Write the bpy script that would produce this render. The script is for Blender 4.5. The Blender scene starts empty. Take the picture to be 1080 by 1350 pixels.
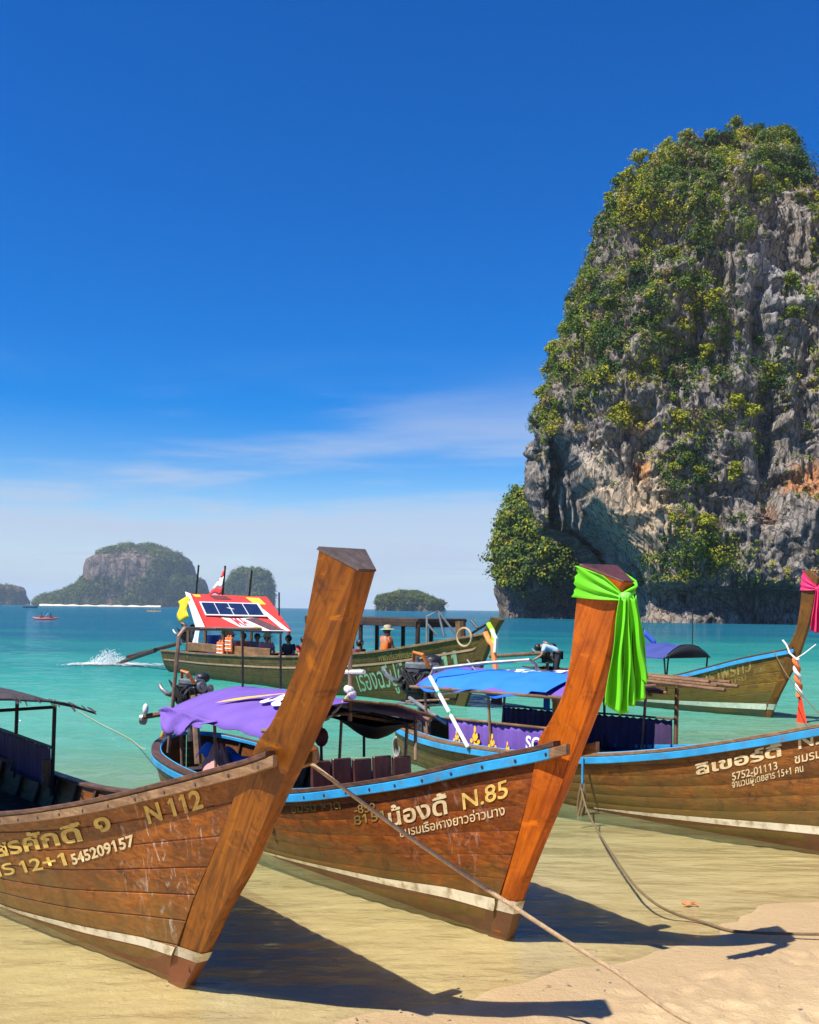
import bpy, math, random
import numpy as np
from mathutils import Vector, Matrix
R = math.radians
random.seed(7); rng = np.random.default_rng(7)
SC = bpy.context.scene
COL = SC.collection

# ------------------------------------------------------------------ camera, sky, sun, exposure
CAM_H, FPX, CXP, CYP, ROLL = 2.4, 1300.0, 540.0, 803.5, R(0.75)
cam = bpy.data.cameras.new('camera'); camo = bpy.data.objects.new('camera', cam); COL.objects.link(camo)
camo.location = (0, 0, CAM_H); camo.rotation_euler = (R(90), -ROLL, 0)
cam.sensor_fit = 'HORIZONTAL'; cam.sensor_width = 36; cam.lens = 36 * FPX / 1080
cam.shift_y = (CYP - 675) / 1080; cam.clip_start = 0.1; cam.clip_end = 60000
SC.camera = camo

SUN_EL = 57; SUN_TO = Vector((-0.84 * math.cos(R(SUN_EL)), -0.545 * math.cos(R(SUN_EL)), math.sin(R(SUN_EL)))).normalized()
world = bpy.data.worlds.new('World'); SC.world = world; world.use_nodes = True
def build_world():
    nt = world.node_tree; nt.nodes.clear(); N = nt.nodes.new; L = nt.links.new
    out = N('ShaderNodeOutputWorld'); bg = N('ShaderNodeBackground'); bg.inputs[1].default_value = 0.088
    sky = N('ShaderNodeTexSky'); sky.sky_type = 'NISHITA'; sky.sun_disc = False
    sky.sun_elevation = R(SUN_EL); sky.sun_rotation = math.atan2(SUN_TO.x, SUN_TO.y)
    sky.air_density = 1.0; sky.dust_density = 0.1; sky.ozone_density = 2.6
    hs = N('ShaderNodeHueSaturation'); hs.inputs['Saturation'].default_value = 1.72; hs.inputs['Value'].default_value = 0.98
    hs.inputs['Hue'].default_value = 0.518
    L(sky.outputs[0], hs.inputs['Color'])
    tc = N('ShaderNodeTexCoord'); sep = N('ShaderNodeSeparateXYZ'); L(tc.outputs['Generated'], sep.inputs[0])
    def math_(op, a, b=None, c=None, clamp=False):
        m = N('ShaderNodeMath'); m.operation = op; m.use_clamp = clamp
        for i, v in enumerate((a, b, c)):
            if v is None: continue
            if isinstance(v, (int, float)): m.inputs[i].default_value = v
            else: L(v, m.inputs[i])
        return m.outputs[0]
    zc = math_('MAXIMUM', sep.outputs[2], 0.02)
    zz = math_('ADD', zc, 0.05)
    px = math_('DIVIDE', sep.outputs[0], zz); py = math_('DIVIDE', sep.outputs[1], zz)
    cmb = N('ShaderNodeCombineXYZ'); L(px, cmb.inputs[0]); L(py, cmb.inputs[1])
    mp = N('ShaderNodeMapping'); mp.inputs['Rotation'].default_value = (0, 0, R(20)); mp.inputs['Scale'].default_value = (0.30, 0.62, 1); mp.inputs['Location'].default_value = (7.7, -3.1, 6)
    L(cmb.outputs[0], mp.inputs[0])
    n1 = N('ShaderNodeTexNoise'); n1.inputs['Scale'].default_value = 0.75; n1.inputs['Detail'].default_value = 9; n1.inputs['Roughness'].default_value = 0.58; n1.inputs['Distortion'].default_value = 0.5
    L(mp.outputs[0], n1.inputs['Vector'])
    r1 = N('ShaderNodeMapRange'); r1.interpolation_type = 'SMOOTHSTEP'; r1.inputs[1].default_value = 0.43; r1.inputs[2].default_value = 0.70; L(n1.outputs[0], r1.inputs[0])
    # thin cirrus gets denser towards the horizon on every side, none at the zenith
    e1 = N('ShaderNodeMapRange'); e1.interpolation_type = 'SMOOTHSTEP'; e1.inputs[1].default_value = 0.27; e1.inputs[2].default_value = 0.10; L(sep.outputs[2], e1.inputs[0])
    c1 = math_('MULTIPLY', r1.outputs[0], e1.outputs[0]); c1 = math_('MULTIPLY', c1, 0.95)
    # low bank of thin cloud round the horizon with a ragged top
    mp2 = N('ShaderNodeMapping'); mp2.inputs['Scale'].default_value = (2.2, 2.2, 16); L(tc.outputs['Generated'], mp2.inputs[0])
    n2 = N('ShaderNodeTexNoise'); n2.inputs['Scale'].default_value = 1.6; n2.inputs['Detail'].default_value = 8; n2.inputs['Roughness'].default_value = 0.6; L(mp2.outputs[0], n2.inputs['Vector'])
    off = math_('MULTIPLY_ADD', n2.outputs[0], 0.13, -0.065)
    el = math_('ADD', sep.outputs[2], off)
    r2 = N('ShaderNodeMapRange'); r2.interpolation_type = 'SMOOTHSTEP'; r2.inputs[1].default_value = 0.120; r2.inputs[2].default_value = 0.090; L(el, r2.inputs[0])
    bk = N('ShaderNodeMapRange'); bk.inputs[1].default_value = 0.35; bk.inputs[2].default_value = 0.65; bk.inputs[3].default_value = 0.62; bk.inputs[4].default_value = 0.98; L(n2.outputs[0], bk.inputs[0])
    c2 = math_('MULTIPLY', r2.outputs[0], bk.outputs[0])
    fac = math_('MAXIMUM', c1, c2)
    mx = N('ShaderNodeMixRGB'); L(fac, mx.inputs[0]); L(hs.outputs[0], mx.inputs[1]); mx.inputs[2].default_value = (3.6, 4.15, 5.3, 1)
    L(mx.outputs[0], bg.inputs[0]); L(bg.outputs[0], out.inputs[0])
build_world()
sun = bpy.data.lights.new('sun', 'SUN'); sun.energy = 4.8; sun.angle = R(0.5); sun.color = (1.0, 0.95, 0.86)
suno = bpy.data.objects.new('sun', sun); COL.objects.link(suno); suno.rotation_euler = SUN_TO.to_track_quat('Z', 'Y').to_euler(); suno.location = (-20, -15, 40)
SC.view_settings.view_transform = 'Standard'; SC.view_settings.look = 'None'; SC.view_settings.exposure = 0.8; SC.view_settings.gamma = 1
SC.cycles.max_bounces = 8; SC.cycles.transparent_max_bounces = 12; SC.cycles.volume_bounces = 0; SC.cycles.caustics_reflective = False; SC.cycles.caustics_refractive = False

# ------------------------------------------------------------------ helpers
def ray(px, py):
    u = (px - CXP) / FPX; v = (py - CYP) / FPX; c, s = math.cos(ROLL), math.sin(ROLL)
    return np.array([u * c + v * s, 1.0, u * s - v * c])
def at(px, py, d):                       # world point seen at a place of the photograph, d metres away
    r = ray(px, py) * d; return Vector((r[0], r[1], r[2] + CAM_H))
def ground(px, py, z=0.0):
    r = ray(px, py); t = (z - CAM_H) / r[2]; return Vector((r[0] * t, t, z))

def herm(xs, ys):
    xs = np.array(xs, float); ys = np.array(ys, float); o = np.argsort(xs); xs = xs[o]; ys = ys[o]
    h = np.diff(xs); d = np.diff(ys) / h; m = np.zeros(len(xs)); m[0] = d[0]; m[-1] = d[-1]
    for i in range(1, len(xs) - 1):
        m[i] = 0 if d[i - 1] * d[i] <= 0 else 2 * d[i - 1] * d[i] / (d[i - 1] + d[i])
    def f(x):
        x = np.clip(np.asarray(x, float), xs[0], xs[-1]); i = np.clip(np.searchsorted(xs, x) - 1, 0, len(h) - 1)
        t = (x - xs[i]) / h[i]; t2 = t * t; t3 = t2 * t
        return (2*t3-3*t2+1)*ys[i] + (t3-2*t2+t)*h[i]*m[i] + (-2*t3+3*t2)*ys[i+1] + (t3-t2)*h[i]*m[i+1]
    return f
def smooth(a, b, x):
    t = np.clip((np.asarray(x, float) - a) / (b - a), 0, 1); return t * t * (3 - 2 * t)

# value noise in numpy
def _hash(ix, iy, iz, seed):
    h = (ix * 374761393 + iy * 668265263 + iz * 2147483647 + seed * 974634777) & 0xFFFFFFFF
    h = ((h ^ (h >> 13)) * 1274126177) & 0xFFFFFFFF
    return ((h ^ (h >> 16)) & 0xFFFF) / 65535.0
def vnoise(P, seed=0):
    P = np.asarray(P, float); I = np.floor(P).astype(np.int64); F = P - I; F = F * F * (3 - 2 * F); r = 0
    for dx in (0, 1):
        for dy in (0, 1):
            for dz in (0, 1):
                w = (F[:, 0] if dx else 1 - F[:, 0]) * (F[:, 1] if dy else 1 - F[:, 1]) * (F[:, 2] if dz else 1 - F[:, 2])
                r = r + w * _hash(I[:, 0] + dx, I[:, 1] + dy, I[:, 2] + dz, seed)
    return r * 2 - 1
def fbm(P, oct=4, seed=0, lac=2.03, gain=0.5):
    r = 0; a = 1.0; P = np.asarray(P, float)
    for o in range(oct):
        r = r + a * vnoise(P, seed + o * 17); P = P * lac; a *= gain
    return r

def link(o, parent=None):
    COL.objects.link(o)
    if parent is not None: o.parent = parent
    return o
def thing(name, label, cat, loc=(0, 0, 0), rz=0.0, group=None, parent=None):
    o = bpy.data.objects.new(name, None); o.empty_display_size = 0.2; link(o, parent); o.location = loc; o.rotation_euler = (0, 0, rz)
    if label: o['label'] = label
    if cat: o['category'] = cat
    if group: o['group'] = group
    return o
def tag(o, label=None, cat=None, group=None, kind=None):
    for k, v in (('label', label), ('category', cat), ('group', group), ('kind', kind)):
        if v: o[k] = v
    return o
def np_mesh(name, V, F, smooth_=True, sharp=None):
    me = bpy.data.meshes.new(name); V = np.asarray(V, np.float32); F = np.asarray(F, np.int32); k = F.shape[1]
    me.vertices.add(len(V)); me.vertices.foreach_set('co', V.ravel())
    me.loops.add(F.size); me.loops.foreach_set('vertex_index', F.ravel())
    me.polygons.add(len(F)); me.polygons.foreach_set('loop_start', np.arange(0, F.size, k, dtype=np.int32))
    me.polygons.foreach_set('use_smooth', np.full(len(F), smooth_, bool))
    me.update(calc_edges=True); me.validate()
    if sharp: me.set_sharp_from_angle(angle=R(sharp))
    return me
def grid_faces(nu, nv, wrap_u=False, wrap_v=False):
    iu = np.arange(nu if wrap_u else nu - 1); iv = np.arange(nv if wrap_v else nv - 1)
    U, V = np.meshgrid(iu, iv, indexing='ij'); U2 = (U + 1) % nu; V2 = (V + 1) % nv
    return np.stack([U * nv + V, U2 * nv + V, U2 * nv + V2, U * nv + V2], -1).reshape(-1, 4)

class MB:                                # collects shapes for ONE mesh
    def __init__(s): s.v = []; s.f = []
    def add(s, V, F):
        o = len(s.v); s.v += [tuple(map(float, p)) for p in V]; s.f += [tuple(int(i) + o for i in f) for f in F]; return s
    def box(s, c, size, rot=None, bev=0.0):
        hx, hy, hz = (a / 2 for a in size); b = min(bev, hx * .45, hy * .45, hz * .45)
        V = []; F = []
        if b <= 0:
            V = [(x, y, z) for x in (-hx, hx) for y in (-hy, hy) for z in (-hz, hz)]
            F = [(0, 1, 3, 2), (4, 6, 7, 5), (0, 4, 5, 1), (2, 3, 7, 6), (0, 2, 6, 4), (1, 5, 7, 3)]
        else:
            idx = {}
            for sx in (-1, 1):
                for sy in (-1, 1):
                    for sz in (-1, 1):
                        for ax in range(3):
                            p = [sx * (hx - b), sy * (hy - b), sz * (hz - b)]; p[ax] += (sx, sy, sz)[ax] * b
                            idx[sx, sy, sz, ax] = len(V); V.append(p)
            g = lambda sx, sy, sz, ax: idx[sx, sy, sz, ax]
            for a in (-1, 1):
                F.append((g(a, -1, -1, 0), g(a, 1, -1, 0), g(a, 1, 1, 0), g(a, -1, 1, 0)))
                F.append((g(-1, a, -1, 1), g(1, a, -1, 1), g(1, a, 1, 1), g(-1, a, 1, 1)))
                F.append((g(-1, -1, a, 2), g(1, -1, a, 2), g(1, 1, a, 2), g(-1, 1, a, 2)))
                for c2 in (-1, 1):
                    F.append((g(a, c2, -1, 0), g(a, c2, 1, 0), g(a, c2, 1, 1), g(a, c2, -1, 1)))
                    F.append((g(a, -1, c2, 0), g(a, 1, c2, 0), g(a, 1, c2, 2), g(a, -1, c2, 2)))
                    F.append((g(-1, a, c2, 1), g(1, a, c2, 1), g(1, a, c2, 2), g(-1, a, c2, 2)))
                    for d in (-1, 1): F.append((g(a, c2, d, 0), g(a, c2, d, 1), g(a, c2, d, 2)))
        M = rot if rot is not None else Matrix.Identity(3)
        return s.add([M @ Vector(p) + Vector(c) for p in V], F)
    def tube(s, pts, r, n=8, cap=True):
        P = [Vector(p) for p in pts]; m = len(P); rr = list(r) if hasattr(r, '__len__') else [r] * m
        V = []; F = []; up = None
        for i in range(m):
            t = (P[min(i + 1, m - 1)] - P[max(i - 1, 0)]).normalized()
            if up is None: up = t.orthogonal().normalized()
            up = (up - t * up.dot(t)); up = up.normalized() if up.length > 1e-6 else t.orthogonal().normalized()
            w = t.cross(up)
            V += [P[i] + (up * math.cos(2 * math.pi * k / n) + w * math.sin(2 * math.pi * k / n)) * rr[i] for k in range(n)]
        for i in range(m - 1):
            for k in range(n): F.append((i * n + k, i * n + (k + 1) % n, (i + 1) * n + (k + 1) % n, (i + 1) * n + k))
        if cap: F.append(tuple(range(n - 1, -1, -1))); F.append(tuple((m - 1) * n + k for k in range(n)))
        return s.add(V, F)
    def cyl(s, a, b, r, n=12): return s.tube([a, b], r, n)
    def ball(s, c, r, n=8, sq=(1, 1, 1)):
        V = []; F = []; m = max(4, n // 2 + 1)
        for i in range(m + 1):
            th = math.pi * i / m
            for k in range(n): V.append((c[0] + r * sq[0] * math.sin(th) * math.cos(2 * math.pi * k / n), c[1] + r * sq[1] * math.sin(th) * math.sin(2 * math.pi * k / n), c[2] + r * sq[2] * math.cos(th)))
        for i in range(m):
            for k in range(n): F.append((i * n + k, (i + 1) * n + k, (i + 1) * n + (k + 1) % n, i * n + (k + 1) % n))
        return s.add(V, F)
    def grid(s, Pts):                    # Pts[nu][nv] points
        nu = len(Pts); nv = len(Pts[0]); return s.add([p for row in Pts for p in row], grid_faces(nu, nv))
    def loft(s, rings, cap=True, close=True):
        n = len(rings[0]); m = len(rings); V = [p for r_ in rings for p in r_]; F = []
        for i in range(m - 1):
            for k in range(n if close else n - 1): F.append((i * n + k, i * n + (k + 1) % n, (i + 1) * n + (k + 1) % n, (i + 1) * n + k))
        if cap: F.append(tuple(range(n - 1, -1, -1))); F.append(tuple((m - 1) * n + k for k in range(n)))
        return s.add(V, F)
    def build(s, name, mat, parent=None, sharp=35, solid=0.0, loc=None, sub=0):
        me = bpy.data.meshes.new(name); me.from_pydata(s.v, [], s.f); me.validate()
        me.polygons.foreach_set('use_smooth', [True] * len(me.polygons)); me.update()
        if sharp: me.set_sharp_from_angle(angle=R(sharp))
        if mat: me.materials.append(mat)
        o = bpy.data.objects.new(name, me); link(o, parent)
        if loc is not None: o.location = loc
        if solid:
            md = o.modifiers.new('thickness', 'SOLIDIFY'); md.thickness = solid; md.offset = 0
        if sub:
            md = o.modifiers.new('sub', 'SUBSURF'); md.levels = sub; md.render_levels = sub
        return o

# ------------------------------------------------------------------ materials
_mats = {}
def nodes_of(name):
    m = bpy.data.materials.new(name); m.use_nodes = True; nt = m.node_tree; nt.nodes.clear()
    out = nt.nodes.new('ShaderNodeOutputMaterial'); b = nt.nodes.new('ShaderNodeBsdfPrincipled'); nt.links.new(b.outputs[0], out.inputs[0])
    return m, nt, b, out
def nd(nt, typ, **kw):
    n = nt.nodes.new(typ)
    for k, v in kw.items():
        if k.startswith('i_'): n.inputs[k[2:].replace('_', ' ')].default_value = v
        else: setattr(n, k, v)
    return n
def ramp(nt, src, stops, interp='LINEAR'):
    r = nt.nodes.new('ShaderNodeValToRGB'); r.color_ramp.interpolation = interp; el = r.color_ramp.elements
    while len(el) < len(stops): el.new(0.5)
    for e, (p, c) in zip(el, stops): e.position = p; e.color = (*c, 1) if len(c) == 3 else c
    nt.links.new(src, r.inputs[0]); return r.outputs[0]
def noise(nt, vec, scale, detail=4, rough=0.55, dist=0.0):
    n = nd(nt, 'ShaderNodeTexNoise'); n.inputs['Scale'].default_value = scale; n.inputs['Detail'].default_value = detail
    n.inputs['Roughness'].default_value = rough; n.inputs['Distortion'].default_value = dist
    if vec is not None: nt.links.new(vec, n.inputs['Vector'])
    return n.outputs[0]
def mapping(nt, vec, scale=(1, 1, 1), rot=(0, 0, 0), loc=(0, 0, 0)):
    m = nd(nt, 'ShaderNodeMapping'); m.inputs['Scale'].default_value = scale; m.inputs['Rotation'].default_value = rot; m.inputs['Location'].default_value = loc
    nt.links.new(vec, m.inputs[0]); return m.outputs[0]
def mix(nt, fac, a, b, mode='MIX'):
    m = nd(nt, 'ShaderNodeMixRGB', blend_type=mode)
    for i, v in enumerate((fac, a, b)):
        if isinstance(v, (int, float)): m.inputs[i].default_value = v
        elif isinstance(v, tuple): m.inputs[i].default_value = (*v, 1) if len(v) == 3 else v
        else: nt.links.new(v, m.inputs[i])
    return m.outputs[0]
def mth(nt, op, a, b=None, clamp=False):
    m = nd(nt, 'ShaderNodeMath', operation=op, use_clamp=clamp)
    for i, v in enumerate((a, b)):
        if v is None: continue
        if isinstance(v, (int, float)): m.inputs[i].default_value = v
        else: nt.links.new(v, m.inputs[i])
    return m.outputs[0]
def maprange(nt, v, a, b, c=0.0, d=1.0, sm=True):
    m = nd(nt, 'ShaderNodeMapRange'); m.interpolation_type = 'SMOOTHSTEP' if sm else 'LINEAR'
    for i, x in ((1, a), (2, b), (3, c), (4, d)): m.inputs[i].default_value = x
    nt.links.new(v, m.inputs[0]); return m.outputs[0]
def bump(nt, b, h, strength=0.3, dist=0.02, prev=None):
    n = nd(nt, 'ShaderNodeBump'); n.inputs['Strength'].default_value = strength; n.inputs['Distance'].default_value = dist
    nt.links.new(h, n.inputs['Height'])
    if prev is not None: nt.links.new(prev, n.inputs['Normal'])
    if b is not None: nt.links.new(n.outputs[0], b.inputs['Normal'])
    return n.outputs[0]
def objvec(nt): return nd(nt, 'ShaderNodeTexCoord').outputs['Object']
def M(name, col, rough=0.6, var=0.25, scale=4, bs=0.15, bscale=40, metal=0.0, col2=None, dirt=None, dirt_amt=0.0, trans=0.0, spec=None):
    if name in _mats: return _mats[name]
    m, nt, b, out = nodes_of(name); v = objvec(nt)
    c2 = col2 or tuple(min(1, c * (1 + var)) for c in col); c1 = tuple(c * (1 - var) for c in col)
    base = ramp(nt, noise(nt, v, scale, 6), [(0.3, c1), (0.7, c2)])
    if dirt: base = mix(nt, maprange(nt, noise(nt, v, scale * 2.3, 7, 0.65), 0.62 - dirt_amt * .3, 0.8 - dirt_amt * .15, 0, .85), base, dirt)
    nt.links.new(base, b.inputs['Base Color']); b.inputs['Roughness'].default_value = rough; b.inputs['Metallic'].default_value = metal
    if spec is not None: b.inputs['Specular IOR Level'].default_value = spec
    if bs: bump(nt, b, noise(nt, v, bscale, 4), bs, 0.01)
    if trans:
        tr = nd(nt, 'ShaderNodeBsdfTranslucent'); nt.links.new(base, tr.inputs[0]); ms = nd(nt, 'ShaderNodeMixShader'); ms.inputs[0].default_value = trans
        nt.links.new(b.outputs[0], ms.inputs[1]); nt.links.new(tr.outputs[0], ms.inputs[2]); nt.links.new(ms.outputs[0], out.inputs[0])
    _mats[name] = m; return m
def wood(name, light, mid, dark, rot=(0, 0, 0), rough=0.42, grain=1.0, stain=None, algae=None, scuff=None, coat=0.15, rough_bump=1.0):
    if name in _mats: return _mats[name]
    m, nt, b, out = nodes_of(name); v = objvec(nt); vr = mapping(nt, v, rot=rot)
    info = nd(nt, 'ShaderNodeObjectInfo'); off = nd(nt, 'ShaderNodeVectorMath', operation='SCALE'); cmb = nd(nt, 'ShaderNodeCombineXYZ')
    for i in range(3): nt.links.new(info.outputs['Random'], cmb.inputs[i])
    nt.links.new(cmb.outputs[0], off.inputs[0]); off.inputs[3].default_value = 37.0
    add = nd(nt, 'ShaderNodeVectorMath', operation='ADD'); nt.links.new(vr, add.inputs[0]); nt.links.new(off.outputs[0], add.inputs[1])
    g1 = noise(nt, mapping(nt, add.outputs[0], (0.9 * grain, 16 * grain, 16 * grain)), 2.2, 6, 0.62, 0.6)
    g2 = noise(nt, mapping(nt, add.outputs[0], (1.2, 60, 60)), 2.0, 3, 0.6)
    big = noise(nt, add.outputs[0], 1.7, 6, 0.62, 0.4)
    base = ramp(nt, g1, [(0.28, dark), (0.5, mid), (0.74, light)])
    base = mix(nt, maprange(nt, big, 0.36, 0.72, 0.0, 0.75), base, dark)
    base = mix(nt, maprange(nt, g2, 0.55, 0.8, 0, 0.5), base, tuple(c * .55 for c in dark))
    tone = ramp(nt, info.outputs['Random'], [(0.0, (0.78, 0.78, 0.78)), (1.0, (1.12, 1.08, 1.04))])
    base = mix(nt, 1.0, base, tone, 'MULTIPLY')
    blot = noise(nt, v, 5.5, 8, 0.7, 0.8)
    base = mix(nt, maprange(nt, blot, 0.53, 0.70, 0, 0.72), base, tuple(c * .35 for c in dark))
    run_ = noise(nt, mapping(nt, v, (9, 9, 1.1)), 1.6, 6, 0.65, 0.5); base = mix(nt, maprange(nt, run_, 0.56, 0.74, 0, 0.5), base, tuple(c * .5 for c in dark))
    worn = noise(nt, mapping(nt, v, (1.5, 3, 3)), 2.1, 7, 0.68, 0.7); base = mix(nt, maprange(nt, worn, 0.58, 0.72, 0, 0.55), base, tuple(min(1, c * 1.35) for c in light))
    if algae:
        col, z0, z1 = algae; sp = nd(nt, 'ShaderNodeSeparateXYZ'); nt.links.new(v, sp.inputs[0])
        zz = mth(nt, 'ADD', sp.outputs[2], mth(nt, 'MULTIPLY', mth(nt, 'SUBTRACT', noise(nt, v, 2.6, 7, 0.65), 0.5), 1.1))
        base = mix(nt, maprange(nt, zz, z1, z0, 0, 0.72), base, col)
    if scuff:                                # salt-white scrapes gathered round one place on the planks
        c, rad, amt = scuff
        d = nd(nt, 'ShaderNodeVectorMath', operation='DISTANCE'); nt.links.new(v, d.inputs[0]); d.inputs[1].default_value = c
        s1 = noise(nt, mapping(nt, v, (5, 5, 2.2), (0, R(25), 0)), 2.4, 8, 0.66, 1.4)
        k = mth(nt, 'MULTIPLY', maprange(nt, s1, 0.53, 0.72, 0, amt), maprange(nt, d.outputs['Value'], rad, rad * .25))
        base = mix(nt, k, base, (0.62, 0.55, 0.47))
    nt.links.new(base, b.inputs['Base Color'])
    rr = maprange(nt, blot, 0.3, 0.7, rough * .8, min(1, rough * 1.6)); nt.links.new(rr, b.inputs['Roughness'])
    b.inputs['Specular IOR Level'].default_value = 0.3; b.inputs['Coat Weight'].default_value = coat; b.inputs['Coat Roughness'].default_value = 0.25
    p = bump(nt, None, g1, 0.35 * rough_bump, 0.004); bump(nt, b, blot, 0.3 * rough_bump, 0.006, p)
    _mats[name] = m; return m
# ------------------------------------------------------------------ beach and seabed (one sheet to the horizon)
SH0 = np.array([-0.05, 6.15]); UD = np.array([0.866, 0.5]); SD = np.array([-0.5, 0.866])
def shore(x, y): return (x - SH0[0]) * SD[0] + (y - SH0[1]) * SD[1], (x - SH0[0]) * UD[0] + (y - SH0[1]) * UD[1]
def bed_z(s):
    s = np.asarray(s, float); up = np.minimum(-s, 25) * 0.068
    d = 0.040 * s + 0.0024 * s * s; d = 9.5 * (1 - np.exp(-np.maximum(d, 0) / 9.5))
    return np.where(s < 0, up, -d)
def axis(fine0, fine1, step, far, ratio=1.09):
    mid = list(np.arange(fine0, fine1 + step / 2, step)); hi = []; x = mid[-1]; h = step
    while x < far: h *= ratio; x += h; hi.append(min(x, far))
    lo = []; x = mid[0]; h = step
    while x > -far: h *= ratio; x -= h; lo.append(max(x, -far))
    return np.array(lo[::-1] + mid + hi)
FAR = 9000.0
def build_ground():
    u = axis(-1.5, 6.5, 0.035, FAR, 1.12); s = axis(-3.6, 2.0, 0.035, FAR, 1.12)
    U, S = np.meshgrid(u, s, indexing='ij'); X = SH0[0] + U * UD[0] + S * SD[0]; Y = SH0[1] + U * UD[1] + S * SD[1]
    wob = 0.14 * np.sin(U * 0.9 + 0.6) + 0.07 * np.sin(U * 2.3 + 2) + 0.04 * np.sin(U * 5.1)
    near = smooth(40, 10, np.abs(U)) * smooth(30, 6, np.abs(S))
    Z = bed_z(S + wob * near * 0.8)
    P = np.stack([X.ravel(), Y.ravel(), 0 * X.ravel()], 1); Sf = S.ravel(); nr = near.ravel()
    dry = smooth(-0.35, -1.1, Sf) * nr
    Zf = Z.ravel() + nr * 0.012 * fbm(P * 1.3, 3, 3) + dry * (0.014 * fbm(P * 2.6, 3, 5) + 0.012 * np.abs(fbm(P * 11, 3, 9)))
    r2 = np.random.default_rng(3)                # trodden dents in the dry sand
    for k in range(150):
        uu, ss = r2.uniform(-1.4, 6.4), r2.uniform(-3.5, -0.75); a = r2.uniform(0, 3.14); c, s_ = math.cos(a), math.sin(a)
        du = U.ravel() - uu; ds = Sf - ss; q = np.hypot((du * c + ds * s_) / r2.uniform(.09, .15), (-du * s_ + ds * c) / r2.uniform(.05, .08))
        Zf = Zf + r2.uniform(.5, 1.0) * (-0.026 * np.exp(-q * q * 1.4) + 0.011 * np.exp(-((q - 1.5) / .45) ** 2))
    # ripples left by the water on the shallow bed
    Zf = Zf + nr * smooth(0.0, 1.0, Sf) * 0.0045 * np.sin(Sf * 26 + 3 * fbm(P * 0.9, 3, 21))
    me = np_mesh('sand_ground', np.stack([P[:, 0], P[:, 1], Zf], 1), grid_faces(len(u), len(s)))
    m, nt, b, out = nodes_of('sand'); g = nd(nt, 'ShaderNodeNewGeometry').outputs['Position']; sp = nd(nt, 'ShaderNodeSeparateXYZ'); nt.links.new(g, sp.inputs[0])
    n1 = noise(nt, g, 1.6, 8, 0.62); n2 = noise(nt, g, 60, 4, 0.7); n3 = noise(nt, g, 7, 6, 0.6)
    dryc = ramp(nt, n1, [(0.3, (0.52, 0.345, 0.17)), (0.7, (0.66, 0.46, 0.25))])
    wet = ramp(nt, n1, [(0.3, (0.52, 0.375, 0.185)), (0.7, (0.64, 0.48, 0.26))])
    zz = mth(nt, 'ADD', sp.outputs[2], mth(nt, 'MULTIPLY', mth(nt, 'SUBTRACT', n3, 0.5), 0.06))
    wf = maprange(nt, zz, 0.085, 0.15); damp = mth(nt, 'MULTIPLY', maprange(nt, zz, -0.035, 0.02), maprange(nt, zz, 0.13, 0.07))
    c = mix(nt, wf, wet, dryc); c = mix(nt, mth(nt, 'MULTIPLY', damp, 0.8), c, (0.46, 0.315, 0.16)); c = mix(nt, maprange(nt, n2, 0.58, 0.75, 0, 0.5), c, (0.32, 0.22, 0.12))
    c = mix(nt, maprange(nt, noise(nt, g, 14, 3), 0.70, 0.76, 0, 0.6), c, (0.22, 0.13, 0.07))
    nt.links.new(c, b.inputs['Base Color']); nt.links.new(maprange(nt, wf, 0, 1, 0.25, 0.95), b.inputs['Roughness'])
    bump(nt, b, n2, 0.7, 0.012, bump(nt, None, noise(nt, g, 18, 5, 0.65), 0.5, 0.03))
    me.materials.append(m); o = link(bpy.data.objects.new('sand_ground', me)); tag(o, 'pale wet and dry sand of the beach running under the sea', None, None, 'structure'); return o
build_ground()
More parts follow.
